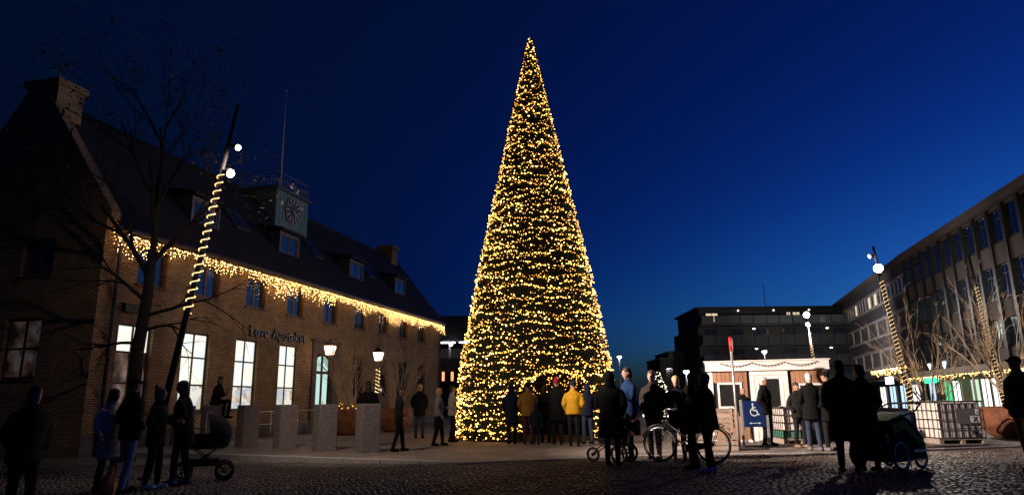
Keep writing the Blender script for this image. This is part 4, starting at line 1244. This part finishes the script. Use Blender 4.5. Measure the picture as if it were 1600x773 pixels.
def person(label,loc,heading,h=1.75,top='black',legs='jeans',shoes='black',hair='short',hc='dark',arms=('pocket','pocket'),hem=.84,bulk=.02,
           stride=.06,lean=0,pitch=0,yaw=0,sit=None,build=1.0,skirt=None,group=None,name='person'):
    sc=h/1.75
    shapes=[]; parts=[]     # (MB, label)
    def A(m,l,X=None):
        if X is not None: m.v=[tuple(X@Vector(p)) for p in m.v]
        parts.append((m,l)); shapes.append((m.shape,X,l))
    b=bulk; U=Matrix.Translation((0,0,.95))@Matrix.Rotation(R(lean),4,'X')@Matrix.Translation((0,0,-.95))
    w=build
    rings=[(0,0,hem,(.165+b+max(0,.84-hem)*.10)*w,.118+b+max(0,.84-hem)*.09),(0,0,max(hem+.08,.98),(.163+b)*w,.12+b),(0,0,1.14,(.152+b)*w,.115+b),(0,-.006,1.29,(.182+b)*w,.125+b),
           (0,.0,1.37,(.192+b*.7)*w,.112+b*.6),(0,.003,1.425,(.165+b*.5)*w,.095+b*.4),(0,.006,1.465,(.105+b*.4)*w,.08+b*.3),(0,.008,1.50,.07+b*.25,.07+b*.25),(0,.005,1.535,.058+b*.2,.06+b*.2)]
    A(loft(rings),2,U)
    A(loft([(0,0,hem-.012,.15*w+b,.105+b),(0,0,hem+.03,.175*w+b+max(0,.84-hem)*.1,.128+b+max(0,.84-hem)*.09),(0,0,hem+.05,.16*w+b,.115+b)]),2,U)
    if skirt: A(loft([(0,0,skirt,.19,.16),(0,0,.95,.16,.12)]),3)
    wrists=[]
    for s,pose in zip((-1,1),arms):
        e,wr=ARM[pose]
        sh=Vector((s*.178*w,.005,1.365)); el=Vector((s*e[0]*w,e[1],e[2])); wv=Vector((s*wr[0],wr[1],wr[2]))
        m=btube([sh+Vector((-s*.05,0,.015)),sh,(sh*.5+el*.5)+Vector((s*.012,0,.01)),el,(el+wv)/2,wv],[.05+b*.35,.056+b*.4,.052+b*.55,.049+b*.6,.047+b*.55,.040+b*.4],10)
        A(m,2,U)
        if pose!='pocket': wrists.append((U@wv,(U.to_3x3()@(wv-el)),s,.9 if pose in('fwd','phone','push','face') else .45))
    A(bell((0,0,.93),(.16*w,.118,.12),14,8),3)
    for s in (-1,1):
        f=-s*stride
        if sit:
            hip=Vector((s*.09,0,.93)); kn=Vector((s*.13,-.44,.95)); an=Vector((s*.12,-.40,.50))
        else:
            hip=Vector((s*.085*w,0,.92)); kn=Vector((s*.095*w,f*.5-.03,.50)); an=Vector((s*.10*w,f+.01,.085))
        m=btube([hip+Vector((0,0,.05)),hip,(hip+kn)/2,kn,(kn*.55+an*.45),an+Vector((0,0,.02))],[.09,.098*w,.086*w,.066,.063,.052],10); A(m,3)
        m=btube([an+Vector((0,.075,-.04)),an+Vector((0,.04,-.035)),an+Vector((0,-.06,-.037)),an+Vector((0,-.14,-.045)),an+Vector((0,-.19,-.055))],[.030,.047,.046,.043,.026],10); 
        m.v=[(x,y,max(z,an.z-.085)) for x,y,z in m.v]; A(m,4)
        m=btube([an+Vector((0,.01,-.04)),an+Vector((0,.01,.0))],.042,8); A(m,4)
    Hm=U@Matrix.Translation((0,0,1.53))@Matrix.Rotation(R(yaw),4,'Z')@Matrix.Rotation(R(pitch),4,'X')@Matrix.Translation((0,0,-1.53))
    A(btube([(0,.01,1.44),(0,-.005,1.60)],[.060,.052],10),0,Hm)
    A(bell((0,-.018,1.642),(.074,.094,.112),14,10),0,Hm)
    A(bell((0,-.052,1.580),(.052,.055,.048),10,8),0,Hm)
    A(bell((0,-.112,1.630),(.015,.022,.026),8,6),0,Hm)
    for s in (-1,1): A(bell((s*.077,-.005,1.635),(.013,.024,.034),8,6),0,Hm)
    hm=1
    if hair in('short','long','bun'):
        A(bell((0,-.004,1.686),(.084,.103,.083),14,10),1,Hm); A(bell((0,.045,1.615),(.076,.058,.085),12,8),1,Hm)
    if hair=='long': A(bell((0,.055,1.53),(.092,.055,.16),12,8),1,Hm)
    if hair=='bun': A(bell((0,.06,1.77),(.045,.045,.045),10,8),1,Hm)
    if hair=='bald': A(bell((0,.055,1.60),(.072,.045,.06),12,8),1,Hm)
    if hair in('beanie','bobble'):
        A(bell((0,-.003,1.685),(.090,.106,.088),14,10),1,Hm); A(loft([(0,-.005,1.645,.088,.104),(0,-.005,1.70,.092,.108)]),1,Hm)
    if hair=='bobble': A(bell((0,.01,1.79),(.035,.035,.035),8,6),1,Hm)
    if hair=='cap':
        A(bell((0,.0,1.68),(.087,.102,.082),14,10),1,Hm); A(bell((0,-.115,1.688),(.062,.07,.02),12,6),1,Hm)
    if hair=='hood':
        A(bell((0,.035,1.635),(.105,.108,.15),14,10),2,Hm); A(bell((0,.04,1.52),(.12,.10,.07),12,8),2,Hm)
    # join to a temporary mesh that is voxel remeshed into one skin
    tm=MB(); lab=[]
    for m,l in parts:
        tm.add(m.v,m.f); lab+= [l]*len(m.v)
    tm.v=[(x*sc,y*sc,z*sc) for x,y,z in tm.v]
    me=bpy.data.meshes.new('tmp'); me.from_pydata(tm.v,[],tm.f); me.update()
    o=link(name,me,None,(loc[0],loc[1],loc[2]),(0,0,R(heading)))
    md=o.modifiers.new('r','REMESH'); md.mode='VOXEL'; md.voxel_size=.019*sc
    ms=o.modifiers.new('s','SMOOTH'); ms.factor=.5; ms.iterations=3
    tag(o,label,'person',group)
    ex=MB()
    for (wv,dv,s,cu) in wrists:
        hmb=MB(); hand(hmb,wv,dv,s,cu); ex.add([Vector(p)*sc for p in hmb.v],hmb.f,0,True)
    for s in (-1,1):
        e=bell((s*.030,-.106,1.652),(.012,.008,.007),6,4); ex.add([(Hm@Vector(p))*sc for p in e.v],e.f,6,True)
    e=bell((0,-.106,1.578),(.024,.008,.006),6,4); ex.add([(Hm@Vector(p))*sc for p in e.v],e.f,7,True)
    hmat={'beanie':'cloth_'+hc if 'cloth_'+hc in MAT else 'cloth_black','bobble':'cloth_'+hc if 'cloth_'+hc in MAT else 'cloth_black','cap':'cloth_'+hc if 'cloth_'+hc in MAT else 'cloth_black'}.get(hair,'hair_'+hc if 'hair_'+hc in MAT else 'hair_dark')
    PEOPLE.append((o,shapes,sc,ex,['skin',hmat,'cloth_'+top,'cloth_'+legs,'cloth_'+shoes,'skin','eye','lip']))
    return o
def finish_people():
    bpy.context.view_layer.update()
    dg=bpy.context.evaluated_depsgraph_get()
    out=[bpy.data.meshes.new_from_object(o.evaluated_get(dg)) for o,*_ in PEOPLE]
    for (o,shapes,sc,ex,mats),me in zip(PEOPLE,out):
        n=len(me.vertices); co=np.empty(n*3); me.vertices.foreach_get('co',co); co=co.reshape(-1,3)
        fm=MB(); fm.v=[tuple(p) for p in co]
        fm.f=[tuple(f.vertices) for f in me.polygons]
        cen=np.array([co[list(f)].mean(0) for f in fm.f])/sc
        D=np.stack([sdf(sh,X,cen) for sh,X,_ in shapes]); L_=np.array([l for *_,l in shapes])
        fm.m=[int(i) for i in L_[D.argmin(0)]]; fm.sm=[True]*len(fm.f)
        off=len(fm.v); fm.v+=[tuple(p) for p in ex.v]
        for f,mi,s in zip(ex.f,ex.m,ex.sm): fm.f.append(tuple(i+off for i in f)); fm.m.append(mi); fm.sm.append(s)
        new=fm.mesh('person',mats)
        o.modifiers.clear(); old=o.data; o.data=new
        bpy.data.meshes.remove(old); bpy.data.meshes.remove(me)

Z0=-.12; Z1=-.02
# left group by the pram
person('person in long pale pink coat and jeans standing in the group beside the pram',(-6.55,11.45,Z0),70,1.60,'pale_pink','jeans','black','long','dark',('relaxed','pocket'),.56,.02)
person('person in dark cap and black jacket with light jeans, back turned, in the pram group',(-6.12,11.25,Z0),150,1.76,'black','light_jeans','black','cap','black',('pocket','pocket'),.80,.03,.10)
person('person in black jacket with hair in a bun facing the bearded person',(-5.95,11.75,Z0),100,1.62,'black','black','white','bun','brown',('pocket','fwd'),.74,.03,.07)
person('bearded person in black coat leaning toward the group, in front of the pram',(-5.75,12.3,Z0),-80,1.75,'black','charcoal','grey','short','dark',('fwd','pocket'),.66,.03,.10,6)
person('dark figure in brown collared jacket standing apart left of the pram group',(-5.75,8.35,Z0),60,1.56,'dark_brown','black','black','short','brown',('pocket','pocket'),.78,.05,.05,4)
person('person in dark jacket sitting on a granite block looking at a phone',(-9.33,21.85,1.2-.85*.97+.02),80,1.70,'charcoal','black','black','short','brown',('phone','phone'),.84,.02,.05,14,-18,0,True)
# plaza between the granite blocks and the tree
person('person with dark bushy hair behind the granite blocks, back turned',(-4.2,20.2,0),185,1.84,'black','black','black','long','dark',('pocket','pocket'),.6,.04)
person('slim dark clothed person walking past the last granite block',(-2.97,18.2,0),110,1.62,'charcoal','black','black','short','dark',('relaxed','relaxed'),.8,.0,.16)
person('person with curly blond hair, dark jacket and jeans near the planters',(-3.34,24.9,0),20,1.86,'black','jeans','black','long','blond',('pocket','pocket'),.74,.03,.08)
person('person in grey top and black skirt walking toward the lit tree',(-2.18,20.4,0),95,1.62,'grey','black','black','short','blond',('relaxed','fwd'),.9,.02,.14,0,0,0,None,1.0,.52)
person('person in pale grey jacket behind the person in the black skirt',(-1.95,22.3,0),100,1.74,'pale_grey','charcoal','black','short','dark',('pocket','pocket'),.82,.02)
# at the doorway of the tree
person('person in navy coat at the left side of the tree doorway',(-.06,20.95,0),170,1.70,'navy','black','black','hood','dark',('pocket','pocket'),.6,.03)
person('person in mustard jacket and navy hat before the tree doorway',(.42,20.75,0),175,1.75,'mustard','maroon','black','beanie','navy',('face','pocket'),.8,.04)
person('small child in navy suit at the tree doorway',(.64,20.35,0),180,1.12,'navy','navy','black','hood','brown',('down','down'),.8,.03)
person('person in black jacket standing inside the tree doorway',(.95,21.2,0),185,1.68,'black','black','black','short','dark',('phone','pocket'),.8,.03)
person('tall person in black coat and red hat before the tree doorway',(1.25,20.3,0),175,1.86,'black','charcoal','black','bobble','red',('phone','phone'),.62,.04)
person('person in bright yellow puffer jacket, back turned, before the tree doorway',(1.66,19.5,0),178,1.76,'yellow','black','black','beanie','navy',('pocket','pocket'),.86,.055)
person('person in navy jacket and blue jeans right of the yellow jacket',(2.15,20.5,0),200,1.70,'navy','jeans','black','hood','dark',('pocket','pocket'),.82,.03)
# centre right crowd
person('large figure in long black coat beside the stroller, back turned',(1.92,13.85,Z1),160,1.78,'black','black','black','hood','dark',('pocket','push'),.52,.05,.05,0,0,0,None,1.1)
person('person in blue jacket with short dark hair facing the figure in long black coat',(2.45,14.9,Z1),-70,1.92,'blue','black','black','short','dark',('fwd','phone'),.82,.02)
person('person in dark brown jacket standing behind the bicycle',(3.02,15.2,Z1),-30,1.86,'dark_brown','black','tan','short','brown',('pocket','pocket'),.78,.03)
person('blond person in black coat behind the bicycle',(3.55,15.25,Z1),-10,1.74,'black','black','tan','long','blond',('pocket','relaxed'),.66,.03)
person('person in black jacket and purple shoes bending over a phone by the bicycle',(3.42,12.45,Z1),-75,1.70,'black','black','purple','short','dark',('phone','phone'),.74,.05,.10,5,-28)
person('person in black hooded jacket behind the one in purple shoes',(3.28,13.0,Z1),-100,1.52,'black','black','black','hood','dark',('pocket','phone'),.74,.05)
person('person in black sweater standing at the kiosk wall behind the blue board',(6.72,20.5,0),10,1.55,'black','tan','white','bald','grey',('pocket','pocket'),.84,.03)
person('stout white haired person in black jacket standing beside the blue parking board',(6.72,18.75,0),55,1.80,'black','black','black','short','white',('pocket','pocket'),.80,.045,.05,0,0,0,None,1.12)
person('person in dark jacket and tan boots facing the white haired pair by the kiosk',(7.30,18.05,0),15,1.62,'charcoal','charcoal','tan','short','brown',('pocket','pocket'),.80,.03)
person('white haired person in black coat with back turned near the kiosk',(7.19,16.95,0),170,1.81,'black','jeans','grey','short','white',('pocket','pocket'),.70,.04)
person('person in black cap and coat right of the white haired person near the kiosk',(7.52,16.75,0),-150,1.84,'black','charcoal','grey','cap','black',('pocket','pocket'),.66,.035)
person('tall person in long black coat in front of the green trailer',(5.68,12.1,Z1),165,1.87,'black','black','black','short','dark',('pocket','pocket'),.50,.045,.05,0,0,0,None,1.05)
person('person in black jacket next to the green trailer, back turned',(6.10,12.25,Z1),190,1.80,'black','black','black','short','brown',('pocket','push'),.66,.05)
person('person in black jacket and tan trousers with cap walking beside the caged tank',(8.62,11.9,Z1),-80,1.90,'black','tan','black','cap','black',('pocket','pocket'),.84,.05,.10)
finish_people()
# things people carry
ph1=tag(MB().box(-.035,.035,-.004,.004,-.07,.07).build('mobile_phone',['black_metal'],None,(-8.98,21.92,1.66),(R(-35),0,R(80))),'lit mobile phone held by the person sitting on the granite block','phone')
MB().box(-.03,.03,.0045,.0065,-.062,.062).build('screen','phone_glow',ph1)
bagp=thing('pink_bag','pink shoulder bag hanging on the blond person behind the bicycle','bag',(3.78,15.18,.98))
MB().ell((0,0,0),(.13,.08,.17),14,10).build('bag_body','cloth_maroon',bagp); MB().tube([(-.08,0,.14),(-.10,.03,.42),(-.05,.05,.46),(.02,.0,.40),(.08,0,.14)],.012,5).build('strap','cloth_maroon',bagp)
ob=thing('orange_bag','bright orange net bag on the ground at the feet of the pram group','bag',(-6.22,10.98,Z0))
r_=random.Random(8); nb_=MB()
vs=[];n=14
for j,(rr,z) in enumerate(((.10,0),(.13,.06),(.12,.16),(.08,.26),(.045,.34),(.06,.40),(.02,.42))):
    for k in range(n):
        a=2*PI*k/n; q=rr*r_.uniform(.8,1.2); vs.append((q*math.cos(a)+.05*z,q*math.sin(a),z))
fs=[(j*n+k,j*n+(k+1)%n,(j+1)*n+(k+1)%n,(j+1)*n+k) for j in range(6) for k in range(n)]+[tuple(range(n-1,-1,-1)),tuple(range(6*n,7*n))]
nb_.add(vs,fs); nb_.build('bag_body','orange_net',ob)
MB().tube([(.02,0,.40),(.0,.03,.55),(.06,.03,.56),(.04,0,.40)],.008,5).build('handle','orange_net',ob)

# ------------------------------------------------------------------ wheels, pram, bicycle, trailer
def wheel(par,c,axis,r,tr=.02,spokes=16,rimmat='alloy'):
    c=Vector(c); ax=Vector(axis).normalized()
    w=MB().ring(c,ax,r-tr,tr,32,8).build('wheel','rubber',par)
    MB().ring(c,ax,r-2.2*tr,tr*.7,32,6).build('rim',rimmat,w)
    MB().tube([c-ax*.04,c+ax*.04],.028,10).build('hub','black_metal',w)
    u=ax.orthogonal().normalized()
    if abs(ax.z)<.9: u=(Vector((0,0,1))-ax*ax.z).normalized()
    v=ax.cross(u); s=MB()
    for k in range(spokes):
        a=2*PI*k/spokes; d=u*math.cos(a)+v*math.sin(a); s.tube([c+ax*(.02 if k%2 else -.02),c+d*(r-2.2*tr)],.0022 if spokes>12 else .006,4,cap=False)
    s.build('spokes','alloy' if spokes>12 else 'black_metal',w)
def pram():
    t=thing('pram','black pram with large spoked wheels beside the bearded person','pram',(-5.62,12.95,Z0),R(22))
    for x,r in ((-.36,.17),(.34,.17)):
        for y in (-.27,.27): wheel(t,(x,y,r),(0,1,0),r,.018,8,'black_metal')
    f=MB()
    for y in (-.24,.24):
        f.tube([(-.36,y,.17),(.22,y,.58)],.014,6); f.tube([(.34,y,.17),(-.22,y,.58)],.014,6); f.tube([(-.22,y,.58),(-.40,y,.80),(-.56,y*.9,.98)],.014,6)
    f.tube([(-.56,-.215,.98),(-.60,-.15,1.0),(-.60,.15,1.0),(-.56,.215,.98)],.018,6)
    for x in (-.36,.34): f.tube([(x,-.27,.17),(x,.27,.17)],.012,6)
    f.build('chassis','black_metal',t)
    loft([(0,0,.55,.30,.16),(0,0,.60,.38,.20),(0,0,.78,.43,.23),(0,0,.82,.43,.23),(0,0,.80,.38,.19)]).build('carrycot','black_fabric',t)
    h=MB(); n=10; vs=[];fs=[]
    for j in range(7):
        a=R(4+j*16)
        for k in range(n+1):
            b=PI*k/n; vs.append((.06+.37*math.cos(a)*math.sin(b)*1.0,-.235*math.cos(b),.80+.36*math.sin(b)*math.sin(a)))
    for j in range(6):
        for k in range(n): fs.append((j*(n+1)+k,j*(n+1)+k+1,(j+1)*(n+1)+k+1,(j+1)*(n+1)+k))
    h.add(vs,fs,0,True); h.build('hood','black_fabric',t)
    MB().bevbox(-.28,.26,-.18,.18,.26,.38,.03).build('basket','black_fabric',t)
pram()
def stroller():
    t=thing('stroller','dark three wheeled stroller with a pink blanket beside the bicycle','stroller',(2.05,14.55,Z1),R(-32))
    wheel(t,(-.48,0,.15),(0,1,0),.15,.018,8,'black_metal')
    for y in (-.27,.27): wheel(t,(.22,y,.19),(0,1,0),.19,.02,20)
    f=MB()
    for y in (-.2,.2): f.tube([(-.48,y*.25,.15),(-.2,y,.35),(.22,y*1.2,.24),(.30,y,.62),(.52,y,.98)],.015,6)
    f.tube([(.52,-.2,.98),(.56,0,1.0),(.52,.2,.98)],.018,6); f.tube([(.22,-.26,.19),(.22,.26,.19)],.014,6)
    f.build('frame','black_metal',t)
    s=MB(); s.prism([(-.25,-.19,.38),(.18,-.19,.34),(.36,-.19,.92),(.27,-.19,.95),(.10,-.19,.46),(-.25,-.19,.47)],(0,.38,0)); s.build('seat','black_fabric',t)
    h=MB(); h.ell((.16,0,.86),(.22,.2,.17),14,8); h.build('canopy','black_fabric',t)
    MB().ell((.02,-.02,.52),(.20,.17,.13),14,8).build('blanket','cloth_maroon',t)
    MB().bevbox(.42,.55,-.14,.14,.55,.85,.03).build('bag','cloth_maroon',t)
stroller()
def bicycle():
    ax=Vector((3.0-3.93,14.62-14.05,0)); ang=math.atan2(-ax.y,-ax.x)
    t=thing('bicycle','black upright city bicycle standing beside the stroller','bicycle',(3.47,14.33,Z1),ang)
    r=.36; xf,xb=-.545,.545
    wheel(t,(xf,0,r),(0,1,0),r,.019,24); wheel(t,(xb,0,r),(0,1,0),r,.019,24)
    f=MB(); bb=(.08,0,.29); st=(.24,0,.86); hd=(-.36,0,.88); hd0=(-.40,0,.70)
    f.tube([bb,st],.017,8); f.tube([hd,hd0],.020,8); f.tube([hd0,(-.16,0,.42),bb],.019,8); f.tube([(-.385,0,.78),(.0,0,.5),(.14,0,.5)],.016,8)
    for y in (-.05,.05): f.tube([(.08,y*.6,.29),(xb,y,r)],.010,6); f.tube([(.22,y*.4,.78),(xb,y,r)],.009,6)
    f.build('frame','black_metal',t)
    k=MB(); k.tube([(-.36,0,.88),(-.43,0,.62)],.018,6)
    k.tube([(-.43,-.06,.655),(-.43,.06,.655)],.013,6)
    for y in (-.05,.05): k.tube([(-.43,y,.66),(-.49,y,.48),(xf,y,r)],.011,6)
    k.tube([(-.37,0,.84),(-.345,0,1.02)],.014,6); k.build('fork','black_metal',t)
    h=MB(); h.tube([(-.10,-.30,1.03),(-.22,-.29,1.06),(-.36,-.12,1.04),(-.36,.12,1.04),(-.22,.29,1.06),(-.10,.30,1.03)],.012,6); h.build('handlebar','alloy',t)
    for y in (-.30,.30): MB().tube([(-.04,y,1.02),(-.15,y,1.045)],.018,8).build('grip','rubber',t)
    MB().tube([st,(.26,0,.96)],.013,6).build('seat_post','alloy',t)
    s=MB(); s.tube([(.10,0,.985),(.20,0,.995),(.30,0,1.0),(.37,0,1.0)],[.025,.05,.095,.075],10,flat=1.0); s.v=[(x,y,.96+(z-.985)*.45+.015) for x,y,z in s.v]; s.build('saddle','saddle',t)
    for xc in (xf,xb): MB().ring((xc,0,r),(0,1,0),r+.025,.014,20,5,a0=R(-70) if xc==xf else R(-95),a1=R(95) if xc==xf else R(70)).build('mudguard','black_metal',t)
    q=MB(); q.tube([(.28,-.06,.76),(.75,-.06,.76),(.75,.06,.76),(.28,.06,.76)],.008,5); q.tube([(xb,-.06,r),(.70,-.06,.76)],.007,5); q.tube([(xb,.06,r),(.70,.06,.76)],.007,5)
    for x in (.4,.52,.64): q.tube([(x,-.06,.76),(x,.06,.76)],.006,5)
    q.build('rear_rack','black_metal',t)
    c=MB(); c.ring((bb[0],-.05,bb[2]),(0,1,0),.09,.008,20,5); c.tube([(bb[0],-.06,bb[2]),(bb[0]+.12,-.07,bb[2]-.12)],.01,5); c.tube([(bb[0],.06,bb[2]),(bb[0]-.12,.07,bb[2]+.12)],.01,5); c.build('crank','alloy',t)
    for (dx,dz,y) in ((.12,-.12,-.12),(-.12,.12,.12)): MB().box(bb[0]+dx-.045,bb[0]+dx+.045,y-.04,y+.04,bb[2]+dz-.012,bb[2]+dz+.012).build('pedal','rubber',t)
    g=MB(); g.prism([(.02,-.055,.21),(.55,-.055,.31),(.58,-.055,.40),(.10,-.055,.39),(.0,-.055,.34)],(0,-.012,0)); g.build('chain_guard','black_metal',t)
    MB().tube([(.16,.04,.30),(.22,.20,.01)],.010,5).build('kickstand','alloy',t)
    MB().tube([(-.40,0,.80),(-.47,0,.80)],[.02,.045],10).build('front_lamp','black_metal',t)
    MB().box(.76,.78,-.03,.03,.70,.74).build('rear_reflector','red_paint',t)
bicycle()
def trailer():
    t=thing('child_trailer','green and black child bicycle trailer with a push handle and white wheel rims','trailer',(6.72,12.75,Z1),R(30))
    for y in (-.40,.40): wheel(t,(-.30,y,.26),(0,1,0),.26,.022,20)
    for y in (-.30,.30): wheel(t,(.44,y,.20),(0,1,0),.20,.022,16)
    b=MB(); P=[(-.62,.22),(-.55,.55),(-.38,.80),(.02,.90),(.40,.72),(.60,.40),(.56,.16),(-.40,.14)]
    b.prism([(x,-.32,z) for x,z in P],(0,.64,0)); b.build('body','black_fabric',t)
    for y in (-.337,.325): 
        g=MB(); g.prism([(x,y,z) for x,z in ((-.30,.62),(.02,.70),(.52,.34),(.60,.42),(.38,.56),(.06,.84),(-.36,.78))],(0,.012,0)); g.build('side_panel','green_fabric',t)
    g=MB(); g.prism([(x,-.30,z) for x,z in ((-.40,.815),(.02,.915),(.28,.795),(.28,.815),(.02,.945),(-.42,.84))],(0,.60,0)); g.build('roof_panel','green_fabric',t)
    g=MB(); g.prism([(x,-.28,z) for x,z in ((.30,.78),(.60,.42),(.625,.43),(.33,.80))],(0,.56,0)); g.build('rear_panel','green_fabric',t)
    f=MB()
    for y in (-.335,.335): f.tube([(-.60,y,.24),(-.36,y,.82),(.02,y,.92),(.34,y,.98),(.52,y,1.08),(.62,y*.92,1.12)],.016,6); f.tube([(-.58,y,.17),(.58,y,.17)],.016,6)
    f.tube([(.62,-.31,1.12),(.66,-.18,1.13),(.66,.18,1.13),(.62,.31,1.12)],.022,6)
    f.build('frame','black_metal',t)
    MB().tube([(-.55,-.345,.19),(-.55,-.345,.62)],.012,6).build('side_strut','galvanised',t)
    MB().box(.1,.5,-.40,-.385,.30,.34).build('chrome_strip','alloy',t)
    MB().bevbox(.56,.72,-.16,.16,.62,.98,.03).build('hanging_bag','blue_fabric',t)
    MB().box(-.42,-.30,-.43,-.425,.12,.14).build('reflector','reflector',t)
trailer()
